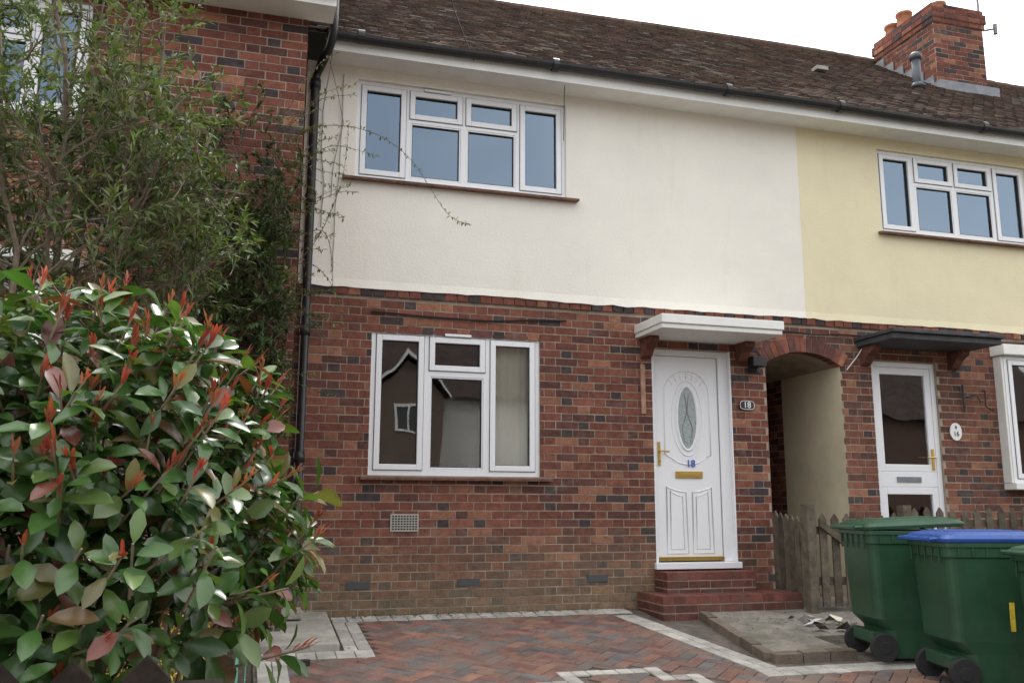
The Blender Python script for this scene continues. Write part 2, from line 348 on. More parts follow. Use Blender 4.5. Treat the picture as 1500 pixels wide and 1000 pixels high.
# chimney
CH=(9.32,10.2,1.95,3.2)
c=MB(); x0,x1,y0,y1=CH
c.box(x0,x1,y0,y1,6.3,8.05); c.obj('chimney_mortar',M_mortar,H2)
c=MB()
brickface(c,(x0,y0,6.4),(1,0,0),(0,-1,0),x1-x0,1.6,dark=.08,bond='s'); brickface(c,(x0,y1,6.4),(0,-1,0),(-1,0,0),y1-y0,1.6,dark=.08,bond='s'); brickface(c,(x1,y0,6.4),(0,1,0),(1,0,0),y1-y0,1.6,dark=.08,bond='s')
for i,(o,z) in enumerate(((.025,7.93),(.045,8.005),(.045,8.08),(.02,8.155))):
    for (ax,sx,ex_) in (('x',x0-o,x1+o),('y',y0-o,y1+o)):
        p=sx
        while p<ex_-.02:
            q=min(p+.215,ex_); col=pick_brick(p,z,.1)
            if ax=='x': c.box(p+.004,q-.004,y0-o,y0-o+.1,z+.005,z+.07,col); c.box(p+.004,q-.004,y1+o-.1,y1+o,z+.005,z+.07,col)
            else:
                c.box(x0-o-.001,x0-o+.1,p+.004,q-.004,z+.004,z+.069,col); c.box(x1+o-.1,x1+o+.001,p+.004,q-.004,z+.004,z+.069,col)
            p=q
c.obj('chimney_bricks',M_brick,H2)
c=MB(); 
for i,(o,z) in enumerate(((.018,7.93),(.038,8.005),(.038,8.08),(.012,8.155))): c.box(x0-o,x1+o,y0-o,y1+o,z,z+.0745)
c.box(x0+.05,x1-.05,y0+.05,y1-.05,8.23,8.27); c.obj('chimney_corbel_core',M_mortar,H2)
c=MB()
for (yy,xx,hh) in ((3.0,9.5,.2),(2.75,9.52,.28),(2.3,9.75,.22)):
    c.loft([[(xx+r*math.cos(t*math.pi/8),yy+r*math.sin(t*math.pi/8),z) for t in range(16)] for (r,z) in ((.13,8.25),(.115,8.3),(.105,8.25+hh-.05),(.125,8.25+hh-.04),(.125,8.25+hh))])
c.obj('chimney_pots',M_pot,H2,smooth=True)
c=MB(); zf=rz(9.5,1.95)
c.box(9.24,10.28,1.82,1.945,zf-.12,zf+.06); 
for i in range(6): yy=2.0+i*.2; c.box(9.285,9.305,yy,yy+.2,rz(9.3,yy),rz(9.3,yy)+.17)
c.obj('lead_flashing',M_lead,H2)
c=MB(); px,py=8.55,1.5; z=rz(px,py)
c.tube([(px,py,z-.1),(px,py,z+.42)],.06,12); c.tube([(px,py,z+.42),(px,py,z+.47),(px,py,z+.52)],[.08,.09,.05],12); c.tube([(px,py,z),(px,py,z+.08)],[.12,.06],12)
c.obj('flue_terminal',mat('flue',(.07,.08,.09),rough=.5),H2,smooth=True)
c=MB(); ax,ay=10.32,2.1
c.tube([(ax,ay,7.0),(ax,ay,9.1)],.018,6); c.tube([(ax-.5,ay+.2,8.75),(ax+.5,ay-.2,8.9)],.01,5)
for i in range(7): t=i/6; x=ax-.5+t; y=ay+.2-.4*t; z=8.75+.15*t; c.tube([(x-.05,y-.14,z),(x+.05,y+.14,z)],.005,4)
c.tube([(ax,ay,8.02),(ax+.16,ay-.12,8.02)],.012,6); c.tube([(ax+.16,ay-.12,7.93),(ax+.16,ay-.12,8.09)],.03,8)
for zz in (7.80,7.98,8.10): c.tube([(ax+.0,ay-.05,zz),(ax+.26,ay-.16,zz+.05)],.006,4)
c.obj('tv_aerial',M_lead,H2)
c=MB(); z=rz(7.0,1.55); c.box(6.93,7.10,1.45,1.58,z+.0,z+.05); c.obj('roof_vent',M_conc,H2)
# arch
c=MB(); cx=(AR[0]+AR[1])/2; hw=(AR[1]-AR[0])/2; rise=.13; Rr=(hw*hw+rise*rise)/(2*rise); cz=2.385+rise-Rr; a0=math.asin(hw/Rr)
n=15
for k in range(n):
    t0=-a0-.02+(2*a0+.04)*k/n+.006; t1=-a0-.02+(2*a0+.04)*(k+1)/n-.006; pr=-.018-random.random()*.005
    pts=[(cx+rr*math.sin(t),cz+rr*math.cos(t)) for (rr,t) in ((Rr,t0),(Rr,t1),(Rr+.145,t1),(Rr+.145,t0))]
    c.add([(p[0],pr,p[1]) for p in pts]+[(p[0],.1,p[1]) for p in pts],[(0,1,2,3),(0,4,5,1),(1,5,6,2),(2,6,7,3),(3,7,4,0)],[q*1.1 for q in pick_brick(5+k*.3,2.5,-.1)])
c.obj('arch_bricks',M_brick,H)
c=MB()
for k in range(24):
    t0=-a0-.02+(2*a0+.04)*k/24; t1=-a0-.02+(2*a0+.04)*(k+1)/24
    q=[(cx+rr*math.sin(t),cz+rr*math.cos(t)) for (rr,t) in ((Rr+.002,t0),(Rr+.002,t1),(Rr+.145,t1),(Rr+.145,t0))]
    c.quad(*[(p[0],-.012,p[1]) for p in q]); c.quad((q[0][0],-.012,q[0][1]),(q[0][0],3.5,q[0][1]),(q[1][0],3.5,q[1][1]),(q[1][0],-.012,q[1][1]))
c.obj('arch_mortar',M_mortar,H)
c=MB(); c.quad((AR[1],0,-.1),(AR[1],1.1,-.1),(AR[1],1.1,2.6),(AR[1],0,2.6)); c.obj('passage_cream_wall',M_cream,H2)
c=MB(); c.quad((AR[1]+.004,1.1,-.1),(AR[1]+.004,3.5,-.1),(AR[1]+.004,3.5,2.6),(AR[1]+.004,1.1,2.6)); c.quad((AR[0],0,-.1),(AR[0],0,2.6),(AR[0],3.5,2.6),(AR[0],3.5,-.1)); c.quad((4.9,3.5,-.1),(6,3.5,-.1),(6,3.5,2.6),(4.9,3.5,2.6)); c.obj('passage_mortar',M_mortar,H)
c=MB(); brickface(c,(AR[1]+.004,3.5,0),(0,-1,0),(-1,0,0),2.4,2.6); brickface(c,(AR[0],0,0),(0,1,0),(1,0,0),3.5,2.6); brickface(c,(AR[0],3.5,0),(1,0,0),(0,-1,0),.9,2.6); c.obj('passage_brickwork',M_brick,H)  # side walls, plus an end wall added to keep the open passage dark
c=MB(); c.quad((AR[0],0,.03),(AR[1],0,.03),(AR[1],3.5,.03),(AR[0],3.5,.03)); c.obj('passage_floor',M_path,H)

# ------------------------------------------------------------ front door
def frontdoor():
    x0,x1,z0,z1=DR; y=.07
    f=MB(); f.box(x0,x0+.055,y-.02,y+.06,z0+.06,z1); f.box(x1-.115,x1,y-.02,y+.06,z0+.06,z1); f.box(x0+.055,x1-.115,y-.02,y+.06,z1-.06,z1)
    f.box(x0-.02,x1+.02,-.05,y+.08,z0-.0,z0+.06); f.obj('door_frame',M_upvc,H,bevel=.005)
    rv=MB(); rv.box(x1-.012,x1-.001,-.004,y-.021,z0+.061,z1-.001); rv.box(x0+.001,x0+.012,-.004,y-.021,z0+.061,z1-.001); rv.obj('door_reveal',M_upvc,H)
    lx0,lx1,lz0,lz1=x0+.058,x1-.118,z0+.075,z1-.063; yl=y+.0
    l=MB(); l.box(lx0,lx1,yl,yl+.045,lz0,lz1); l.obj('door_leaf',M_upvc,H,bevel=.006)
    gp=MB(); gp.ring(lx0-.004,lx1+.004,lz0-.004,lz1+.004,.005,yl-.004,yl+.02); gp.obj('door_seal',mat('grey_seal',(.25,.25,.26),rough=.6),H)
    mx=(lx0+lx1)/2
    m=MB()
    def ell(cx,cz,rx,rz_,n=40,o=.001): return [(cx+rx*math.cos(2*math.pi*i/n),yl-o,cz+rz_*math.sin(2*math.pi*i/n)) for i in range(n)]
    cz=1.80
    m.tube(ell(mx,cz,.112,.315),.015,8,closed=True); m.tube(ell(mx,cz,.165,.37),.007,6,closed=True)
    a=.245; base=1.44
    P=[(mx-a,yl-.001,base)]+[(mx-a,yl-.001,2.05)]+[(mx-a*math.cos(t*math.pi/14),yl-.001,2.05+.22*math.sin(t*math.pi/14)) for t in range(1,14)]+[(mx+a,yl-.001,2.05),(mx+a,yl-.001,base)]
    P+=[(mx+a*.75,yl-.001,base-.03),(mx+a*.45,yl-.001,base-.075),(mx+.05,yl-.001,base-.09),(mx-.05,yl-.001,base-.09),(mx-a*.45,yl-.001,base-.075),(mx-a*.75,yl-.001,base-.03)]
    m.tube(P,.008,6,closed=True)
    for s in (-1,1):
        for k in range(4):
            an=R(38+k*17); m.tube([(mx+s*.19*math.cos(an),yl-.001,2.02+.19*math.sin(an)*.9),(mx+s*.235*math.cos(an),yl-.001,2.04+.215*math.sin(an))],.004,5)
        for dd,rr in ((0,.008),(.04,.006)):
            xa=mx+s*(.03+dd); xb=mx+s*(a-dd)
            zt=1.13-dd; zb=.50+dd
            P=[(xa,yl-.001,zb),(xb,yl-.001,zb),(xb,yl-.001,zt)]+[(xb+(xa-xb)*t,yl-.001,zt-.05*math.sin(t*math.pi/2)) for t in (.25,.5,.75,1)]
            m.tube(P,rr,6,closed=True)
    m.obj('door_mouldings',M_upvc,H,smooth=True)
    g=MB(); n=40; e=ell(mx,cz,.110,.312); g.add([(p[0],yl-.003,p[2]) for p in e],[tuple(range(n))]); g.obj('oval_glass',M_frost,H)
    k=MB()
    for s in (-1,1): k.tube([(mx+s*.03,yl-.006,1.55),(mx+s*.055,yl-.006,1.7),(mx,yl-.006,1.86),(mx-s*.02,yl-.006,2.03)],.003,4)
    k.obj('glass_leading',M_lead,H)
    b=MB(); b.box(mx-.145,mx+.145,yl-.016,yl-.001,1.215,1.28); b.box(mx-.11,mx+.11,yl-.02,yl-.0165,1.23,1.265)
    b.box(lx0+.018,lx0+.045,yl-.012,yl-.001,1.33,1.56); b.tube([(lx0+.033,yl-.012,1.47),(lx0+.033,yl-.045,1.47),(lx0+.045,yl-.05,1.47),(lx0+.12,yl-.05,1.465)],.009,8)
    b.cyl((lx0+.033,yl-.016,1.38),(0,1,0),.011,.02,10)
    b.box(lx0-.0,lx1,yl-.025,yl-.002,lz0+.0,lz0+.035)
    b.obj('door_brass',M_gold,H,bevel=.003)
    text(H,'door_number','18',.10,(mx+.02,yl-.012,1.352),(R(90),0,0),M_blue)
frontdoor()
c=MB(); c.box(3.60,4.86,-.60,.0,2.555,2.60); c.box(3.59,4.87,-.62,.0,2.601,2.685)
c.obj('door_canopy',M_white,H,bevel=.006)
def bracket(par,x,m,zt,dy=.22):
    c=MB(); P=[(0,0),(-dy,0),(-dy,-.05),(-dy*.8,-.07),(-dy*.55,-.10),(-dy*.4,-.14),(-dy*.3,-.17),(0,-.20)]
    n=len(P); vs=[(x-.05,p[0],zt+p[1]) for p in P]+[(x+.05,p[0],zt+p[1]) for p in P]
    c.add(vs,[tuple(range(n)),tuple(range(2*n-1,n-1,-1))]+[(i,(i+1)%n,(i+1)%n+n,i+n) for i in range(n)],(.14,.06,.045)); c.obj('canopy_bracket',m,par)
bracket(H,3.70,M_brick,2.553); bracket(H,4.74,M_brick,2.553)
c=MB(); c.box(3.64,3.685,-.03,-.008,1.82,2.30,(.40,.24,.17)); c.obj('timber_batten',M_wood,H)
c=MB(); c.box(4.83,4.93,-.035,-.008,2.28,2.38); c.box(4.80,4.95,-.16,-.05,2.32,2.42); c.tube([(4.88,-.03,2.33),(4.88,-.09,2.35)],.015,6); c.cyl((4.88,-.10,2.28),(0,0,1),.028,.05,10); c.obj('security_lamp',M_black,H,bevel=.006)
c=MB(); pl=[]
for i in range(24):
    t=2*math.pi*i/24; pl.append((4.79+.085*abs(math.cos(t))**.6*math.copysign(1,math.cos(t)),1.94+.048*abs(math.sin(t))**.6*math.copysign(1,math.sin(t))))
c.loft([[(p[0],-.010,p[1]) for p in pl],[(p[0],-.024,p[1]) for p in pl]]); c.obj('number_plaque',M_black,H)
ri=MB(); ri.tube([(4.79+(p[0]-4.79)*.93,-.0245,1.94+(p[1]-1.94)*.9) for p in pl],.0035,5,closed=True); ri.obj('plaque_rim',M_wpaint,H)
text(H,'plaque_number','18',.085,(4.79,-.026,1.94),(R(90),0,0),M_wpaint,.0015)
c=MB(); c.box(6.13,7.47,-.58,.0,2.60,2.66); c.box(6.11,7.49,-.62,.0,2.661,2.70); c.obj('door_canopy',M_dark,H2,bevel=.006)
bracket(H2,6.22,M_brick,2.598); bracket(H2,7.34,M_brick,2.598)
x0,x1,z0,z1=DR2; y=.04
c=MB(); c.ring(x0,x1,z0,z1,.055,y-.01,y+.06); c.box(x0+.056,x1-.056,y,y+.045,1.15,1.31)
c.ring(x0+.057,x1-.057,1.311,z1-.057,.075,y-.0,y+.045); c.ring(x0+.057,x1-.057,z0+.057,1.149,.075,y,y+.045)
c.obj('side_door_frame',M_upvc,H2,bevel=.005)
c=MB(); c.quad((x0+.1,y+.02,z0+.1),(x1-.1,y+.02,z0+.1),(x1-.1,y+.02,z1-.1),(x0+.1,y+.02,z1-.1)); c.obj('side_door_glass',M_glass,H2)
c=MB(); c.box(6.56,6.86,y-.012,y-.001,1.20,1.255); c.obj('side_door_letterbox',M_lead,H2)
c=MB(); c.box(x1-.115,x1-.085,y-.012,y-.001,1.33,1.55); c.tube([(x1-.1,y-.01,1.46),(x1-.1,y-.05,1.46),(x1-.2,y-.05,1.46)],.01,8); c.obj('side_door_handle',M_gold,H2)
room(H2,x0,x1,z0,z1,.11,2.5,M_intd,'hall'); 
c=MB(); c.loft([[(7.31+.075*math.cos(t*math.pi/12),-.010,1.74+.095*math.sin(t*math.pi/12)) for t in range(24)],[(7.31+.075*math.cos(t*math.pi/12),-.022,1.74+.095*math.sin(t*math.pi/12)) for t in range(24)]]); c.obj('number_plate',M_wpaint,H2)
text(H2,'plate_number','16',.075,(7.31,-.0235,1.715),(R(90),0,0),M_black,.001)
c=MB(); c.add([(7.31,-.0235,1.765),(7.325,-.0235,1.785),(7.31,-.0235,1.81),(7.295,-.0235,1.785)],[(0,1,2,3)]); c.obj('plate_motif',M_black,H2)
c=MB(); c.tube([(7.72,-.015,2.2),(7.72,-.04,2.19),(7.72,-.04,2.02),(7.80,-.05,1.98)],.008,6); c.tube([(7.44,-.03,2.25),(7.44,-.03,1.95)],.012,6); c.tube([(7.44,-.03,2.1),(7.56,-.08,2.14),(7.6,-.1,2.05)],.007,6); c.obj('basket_hook',M_black,H2)

c=MB(); c.tube([(.55,-.45,5.6),(.55,-.45,5.06),(.53,-.36,4.99),(.46,-.10,4.88),(.437,-.065,4.80),(.437,-.065,.12),(.437,-.12,.04)],.040,10)
for z in (4.7,3.6,2.4,1.3): c.tube([(.437,-.065,z),(.437,-.065,z+.09)],.049,10)
c.obj('downpipe',M_black,H,smooth=True)
c=MB()
def wig(pts,amp,r=.005,n=8,seed=0):
    out=[]; 
    for i in range(len(pts)-1):
        a=Vector(pts[i]); b=Vector(pts[i+1])
        for k in range(n):
            t=k/n; p=a.lerp(b,t); out.append(p+Vector((amp*noise.noise((p.z*2+seed,p.x*2,0)),0,amp*noise.noise((p.x*2.5+seed,7,0)))))
    out.append(Vector(pts[-1])); return out
c.tube(wig([(.70,-.035,4.9),(.68,-.035,4.2),(.66,-.035,3.0)],.03),.004,5); c.tube(wig([(.5,-.3,4.97),(.60,-.1,4.75),(.72,-.035,4.4),(.62,-.035,3.7)],.05,seed=3),.004,5); c.tube(wig([(.56,-.3,4.98),(.52,-.035,4.5),(.54,-.035,3.4)],.06,seed=5),.005,5)
c.obj('wall_cables',M_cable,H)
c=MB(); c.tube(wig([(1.02,-.02,2.66),(1.9,-.02,2.63),(2.88,-.02,2.685)],.012),.009,5); c.tube(wig([(4.9,-.02,2.72),(5.6,-.03,2.70),(6.1,-.02,2.73),(7.0,-.02,2.76),(8.4,-.02,2.74)],.02),.008,5)
c.tube([(2.78,-.3,5.02),(2.86,-.06,4.9),(2.86,-.035,4.5)],.004,4)
c.obj('black_cables',M_black,H)
c=MB(); c.tube(wig([(6.3,-.03,2.75),(6.1,-.05,2.5),(5.98,-.03,2.35)],.02),.005,5); c.obj('white_cable',M_wpaint,H2)
c=MB(); c.tube([(1.9,-.3,5.0),(1.6,-.6,5.4),(1.25,-1.5,5.9),(.8,-4,6.6),(-2,-14,7.6)],.006,5); c.obj('telephone_wire',M_black,H)

# ------------------------------------------------------------ left house
NY=-.75; NX=.315
UWL=(-3.1,-1.35,3.9,4.85); LWL=(-3.0,-1.45,1.25,2.6)
b=MB(); brickface(b,(-7,NY,-.1),(1,0,0),(0,-1,0),7+NX,5.1,[(h[0]+7,h[1]+7,h[2]+.1,h[3]+.1) for h in (UWL,LWL)],dark=.03); brickface(b,(NX,NY,-.1),(0,1,0),(1,0,0),.75,5.1); b.obj('brickwork',M_brick,H3)
b=MB(); panel(b,-7,NX,-.2,5.0,NY,[UWL,LWL],.1); b.quad((NX,NY,-.2),(NX,.0,-.2),(NX,.0,5.0),(NX,NY,5.0)); b.obj('mortar_wall',M_mortar,H3)
window(H3,'upper_window',*UWL,NY+.02,up_panes(*UWL),M_glassu); window(H3,'lower_window',*LWL,NY+.02,[(-2.94,-2.25,1.31,2.54,1),(-2.18,-1.51,1.31,2.54,1)],M_glass)
room(H3,*UWL,NY+.11,2,M_intd,'upper_room'); room(H3,*LWL,NY+.11,2,M_intd,'lower_room')
c=MB(); c.box(-3.1,-1.25,NY-.35,NY,2.66,2.74); c.obj('window_hood',M_white,H3,bevel=.005)
eaves(H3,-7,.52,NY); tiles(H3,-7,.56,NY-.40,3.36,5.10)

# ------------------------------------------------------------ ground
g=MB()
def gq(mb,x0,x1,ya,yb,dz=0,col=(1,1,1)): mb.quad((x0,ya,G(ya)+dz),(x1,ya,G(ya)+dz),(x1,yb,G(yb)+dz),(x0,yb,G(yb)+dz),col)
g.add([(-400,400,-.03),(400,400,-.03),(400,0,-.03),(-400,0,-.03),(-400,-8.6,-.72),(400,-8.6,-.72),(-400,-9,-.9),(400,-9,-.9),(-400,-400,-.9),(400,-400,-.9)],[(0,3,2,1),(3,4,5,2),(4,6,7,5),(6,8,9,7)])
g.obj('ground',M_soil)
p=MB(); p.box(-60,60,-10.4,-8.5,-.9,-.69); p.obj('pavement',M_pave)
p=MB(); p.box(-60,60,-10.53,-10.41,-.9,-.685); p.obj('kerb',M_conc)
p=MB(); p.quad((-120,-10.5,-.81),(120,-10.5,-.81),(120,-17,-.81),(-120,-17,-.81)); p.obj('road',M_road)
p=MB(); p.box(-60,60,-19,-17.0,-.9,-.69); p.obj('pavement.001',M_pave)
d=MB(); gq(d,.12,7.6,-.0,-8.4,.004); d.obj('driveway_base',M_joint)
def inpoly(x,y,P):
    r=False; j=len(P)-1
    for i in range(len(P)):
        if (P[i][1]>y)!=(P[j][1]>y) and x<(P[j][0]-P[i][0])*(y-P[i][1])/(P[j][1]-P[i][1])+P[i][0]: r=not r
        j=i
    return r
FP=[(.33,-1.38),(.93,-1.38),(.93,-.18),(3.30,-.18),(3.55,-2.38),(7.5,-2.38),(7.5,-8.4),(.33,-8.4)]
def sett(mb,cx,cy,w,l,ang,dz,col,h=.012):
    ca,sa=math.cos(ang),math.sin(ang); P=[]; tz=random.uniform(-.0018,.0018)
    for (k,z) in ((1,dz-h),(1,dz-.003),(.93,dz)):
        for (u,v) in ((-1,-1),(1,-1),(1,1),(-1,1)):
            uu=u*(w/2-(1-k)*.05); vv=v*(l/2-(1-k)*.05); x=cx+uu*ca-vv*sa; y=cy+uu*sa+vv*ca; P.append((x,y,G(y)+z+tz))
    mb.add(P,[(0,1,5,4),(1,2,6,5),(2,3,7,6),(3,0,4,7),(4,5,9,8),(5,6,10,9),(6,7,11,10),(7,4,8,11),(8,9,10,11)],col)
MC=(2.42,-2.62); 
def motif(x,y):
    u=x-MC[0]; v=y-MC[1]
    inP=lambda s:(abs(u)<.62-s and abs(v)<.34-s) or (abs(u)<.34-s and abs(v)<.62-s)
    return 2 if inP(.1) and not inP(.115) else (1 if inP(0) and not inP(.11) else 0)
d=MB(); S=.1; ca=math.sqrt(.5)
def blkcol(x,y):
    r=random.random(); k=random.uniform(.78,1.2)*(1+.25*noise.noise((x*.9,y*.9,4)))
    c=(.20,.105,.085) if r<.42 else ((.155,.11,.098) if r<.66 else ((.135,.125,.125) if r<.84 else (.235,.13,.095)))
    return [a*k for a in c]
for i in range(-90,120):
    for j in range(-120,90):
        m=(i-j)%4
        if m==0: cu,cv,w,l=(i+1)*S,(j+.5)*S,.195,.095
        elif m==3: cu,cv,w,l=(i+.5)*S,(j+1)*S,.095,.195
        else: continue
        x=2+(cu-cv)*ca; y=-3+(cu+cv)*ca
        if not(.2<x<7.6 and -8.5<y<-.1): continue
        if inpoly(x,y,FP) and motif(x,y)==0: sett(d,x,y,w,l,R(45),.016,blkcol(x,y))
d.obj('block_paving_driveway',M_block)
w=MB()
def wcol(): k=random.uniform(.75,1.12); return (.44*k,.42*k,.38*k)
def band(p0,p1,rows=2,sz=.1):
    p0=Vector(p0);p1=Vector(p1); L=(p1-p0).length; t=(p1-p0)/L; nn=Vector((-t.y,t.x)); n=max(1,round(L/.13)); st=L/n; ang=math.atan2(t.y,t.x)
    for i in range(n):
        for r in range(rows):
            c=p0+t*(st*(i+.5))+nn*(r-(rows-1)/2)*sz; sett(w,c.x,c.y,st-.006,sz-.006,ang,.021,wcol())
band((.24,-8.3),(.24,-1.42)); band((.14,-1.31),(.95,-1.31)); band((.85,-1.20),(.85,-.24)); band((.75,-.12),(3.42,-.12)); band((3.30,-.3),(3.54,-2.2)); band((3.44,-2.30),(7.4,-2.30))
for i in range(-8,9):
    for j in range(-8,9):
        x=MC[0]+i*.105; y=MC[1]+j*.105
        if motif(x,y)==1 or (motif(x,y)==2): sett(w,x,y,.099,.099,0,.021,wcol())
w.obj('pale_sett_border',M_sett)
d=MB()
for i in range(-8,9):
    for j in range(-8,9):
        x=MC[0]+i*.105; y=MC[1]+j*.105
        if abs(i)+abs(j)<3: sett(d,x,y,.099,.099,0,.0205,(.27,.13,.085) if (i+j)%2 else (.14,.11,.10))
d.obj('paving_motif_centre',M_block)
s=MB(); s.add([(.16,-.03,-.05),(.72,-.03,-.05),(.72,-1.17,-.15),(.16,-1.17,-.15),(.16,-.03,.075),(.72,-.03,.07),(.72,-1.17,-.025),(.16,-1.17,-.02)],[(0,3,2,1),(4,5,6,7),(0,1,5,4),(1,2,6,5),(2,3,7,6),(3,0,4,7)]); s.box(.26,.5,-.42,-.1,.055,.12); s.obj('concrete_slab',M_conc,bevel=.012)
s=MB(); s.cyl((.45,-1.55,G(-1.55)+.03),(0,0,1),.04,.04,12); s.obj('drain_cap',M_black)
pm=MB(); pz=.07
P=[(3.98,-.56),(3.74,-1.98),(4.35,-1.98),(4.35,-1.58),(7.6,-1.58),(7.6,0.0),(4.97,0.0),(4.97,-.56)]
n=len(P); pm.add([(x,y,G(y)+pz) for x,y in P]+[(x,y,G(y)-.05) for x,y in P],[tuple(range(n))]+[(i,i+n,(i+1)%n+n,(i+1)%n) for i in range(n)]); pm.obj('garden_path',M_path)
e=MB()
def edging(p0,p1):
    p0=Vector(p0);p1=Vector(p1); L=(p1-p0).length; t=(p1-p0)/L; n=max(1,int(L/.22)); ang=math.atan2(t.y,t.x)
    for i in range(n):
        c=p0+t*(L/n*(i+.5)); k=random.uniform(.7,1.1); sett(e,c.x,c.y,L/n-.010,.085,ang+random.uniform(-.02,.02),.076+random.uniform(-.006,.006),(.17*k,.135*k,.105*k),h=.10)
edging((3.95,-.55),(3.70,-2.0)); edging((3.70,-2.03),(4.38,-2.04)); e.obj('path_edging',M_block)
l=MB()
for i in range(14):
    cx=4.72+random.uniform(-.26,.22); cy=-1.2+random.uniform(-.22,.25); a=random.random()*6; s_=random.uniform(.05,.14); z=G(cy)+.075
    l.quad((cx,cy,z+.002),(cx+s_*math.cos(a),cy+s_*math.sin(a),z+random.uniform(.004,.05)),(cx+s_*1.2*math.cos(a+.9),cy+s_*1.2*math.sin(a+.9),z+random.uniform(.01,.08)),(cx+s_*math.cos(a+1.6),cy+s_*math.sin(a+1.6),z+.003),random.choice([(.7,.7,.7),(.6,.6,.62),(.12,.11,.1),(.65,.6,.5)]))
l.obj('litter',mat('paper',attr=True,rough=.7))
l=MB()
for i in range(520):
    if i<260: x=random.uniform(.9,3.5); y=-abs(random.gauss(0,.07))-.01
    elif i<360: x=random.uniform(4.0,4.9); y=random.uniform(-1.9,-.6)
    else: x=random.uniform(.2,4.2); y=random.uniform(-4,-.1)
    z=G(y)+(.024 if i<260 or i>=360 else .074); a=random.random()*6.3; s_=random.uniform(.006,.018); k=random.uniform(.6,1.2)
    c0=random.choice([(.10,.07,.04),(.16,.11,.05),(.07,.09,.03),(.20,.17,.12)])
    l.quad((x,y,z),(x+s_*math.cos(a),y+s_*math.sin(a),z+.004),(x+s_*1.6*math.cos(a+.5),y+s_*1.6*math.sin(a+.5),z+.002),(x+s_*math.cos(a+1.1),y+s_*math.sin(a+1.1),z+.005),[q*k for q in c0])
l.obj('fallen_leaves',mat('dry_leaf',attr=True,rough=.9))
st=MB()
def stepblock(x0,x1,y0,z0,z1):
    core.box(x0+.006,x1-.006,y0+.006,-.001,z0-.1,z1-.006)
    x=x0
    while x<x1-.02:
        x2=min(x+.11,x1); k=random.uniform(.75,1.15); st.box(x+.003,x2-.003,y0,y0+.215,z1-.065,z1+random.uniform(-.001,.002),(.17*k,.058*k,.045*k))
        st.box(x+.003,x2-.003,y0+.221,-.002,z1-.065,z1-.0005,(.155*k,.065*k,.05*k)); x=x2
    z=z1-.075
    while z>z0-.12:
        x=x0-(.1 if int(z*100)%2 else 0)
        while x<x1-.02:
            a=max(x,x0); b=min(x+.22,x1); k=random.uniform(.7,1.1); st.box(a+.004,b-.004,y0+.002,y0+.1,z-.061,z-.002,(.13*k,.05*k,.04*k)); x+=.22
        y=y0+.1
        while y<-.02:
            y2=min(y+.22,-.004); k=random.uniform(.7,1.1)
            st.box(x0+.001,x0+.1,y+.004,y2,z-.061,z-.002,(.13*k,.05*k,.04*k)); st.box(x1-.1,x1-.001,y+.004,y2,z-.061,z-.002,(.13*k,.05*k,.04*k)); y=y2
        z-=.072
core=MB(); stepblock(3.56,4.97,-.55,0,.165); stepblock(3.74,4.66,-.27,.17,.345)
E=empty('brick_doorstep'); st.obj('step_bricks',M_step,E); core.obj('step_core',M_mortar,E)

# ------------------------------------------------------------ wooden fence and gate
def picket(mb,x,y,z0,z1,w,th,ang,point=True,col=None):
    ca,sa=math.cos(ang),math.sin(ang); k=random.uniform(.7,1.2); col=col or (.115*k,.095*k,.072*k)
    prof=[(-w/2,z0),(w/2,z0),(w/2,z1-(.05 if point else 0)),(0,z1),(-w/2,z1-(.05 if point else 0))]
    vs=[]
    for t in (-th/2,th/2):
        for (u,z) in prof: vs.append((x+u*ca-t*sa,y+u*sa+t*ca,z))
    n=5; mb.add(vs,[tuple(range(n)),tuple(range(2*n-1,n-1,-1))]+[(i,i+n,(i+1)%n+n,(i+1)%n) for i in range(n)],col)
def rail(mb,p0,p1,h=.07,th=.03,col=(.10,.082,.06)):
    p0=Vector(p0);p1=Vector(p1); t=(p1-p0); t.z=0; t.normalize(); nn=Vector((-t.y,t.x,0))*th/2; Z=Vector((0,0,h/2))
    mb.add([p0-nn-Z,p1-nn-Z,p1+nn-Z,p0+nn-Z,p0-nn+Z,p1-nn+Z,p1+nn+Z,p0+nn+Z],[(0,3,2,1),(4,5,6,7),(0,1,5,4),(1,2,6,5),(2,3,7,6),(3,0,4,7)],col)
def run(mb,p0,p1,h,step=.115,w=.075,base=.10,rails=True,jit=.02,col=None):
    p0=Vector((*p0,0));p1=Vector((*p1,0)); L=(p1-p0).length; n=max(1,int(L/step)); t=(p1-p0)/L; ang=math.atan2(t.y,t.x); nn=Vector((-t.y,t.x,0))*.03
    for i in range(n):
        p=p0+t*(L*(i+.5)/n); g0=G(p.y)+base; picket(mb,p.x,p.y,g0,g0+h+random.uniform(-jit,jit),w,.018,ang+random.uniform(-.03,.03),col=col)
    if rails:
        for zz in (.22,h-.15): rail(mb,(p0.x+nn.x,p0.y+nn.y,G(p0.y)+base+zz),(p1.x+nn.x,p1.y+nn.y,G(p1.y)+base+zz))
F=empty('picket_fence'); f=MB(); run(f,(5.00,-.06),(4.96,-.66),.80,step=.10,base=.1,w=.085); run(f,(6.02,-.74),(7.75,-.74),.90,base=.1,step=.14)
for (x,y) in ((4.95,-.72),(5.98,-.74),(7.8,-.74)): f.box(x-.045,x+.045,y-.045,y+.045,G(y)-.1,G(y)+1.02,(.12,.10,.075))
f.obj('pickets',M_wood,F)
F=empty('wooden_gate'); f=MB(); run(f,(5.02,-.735),(5.92,-.745),.82,step=.115,base=.12)
rail(f,(5.03,-.77,.80),(5.9,-.77,.20)); f.obj('gate_boards',M_wood,F)
F=empty('picket_fence.001'); f=MB()
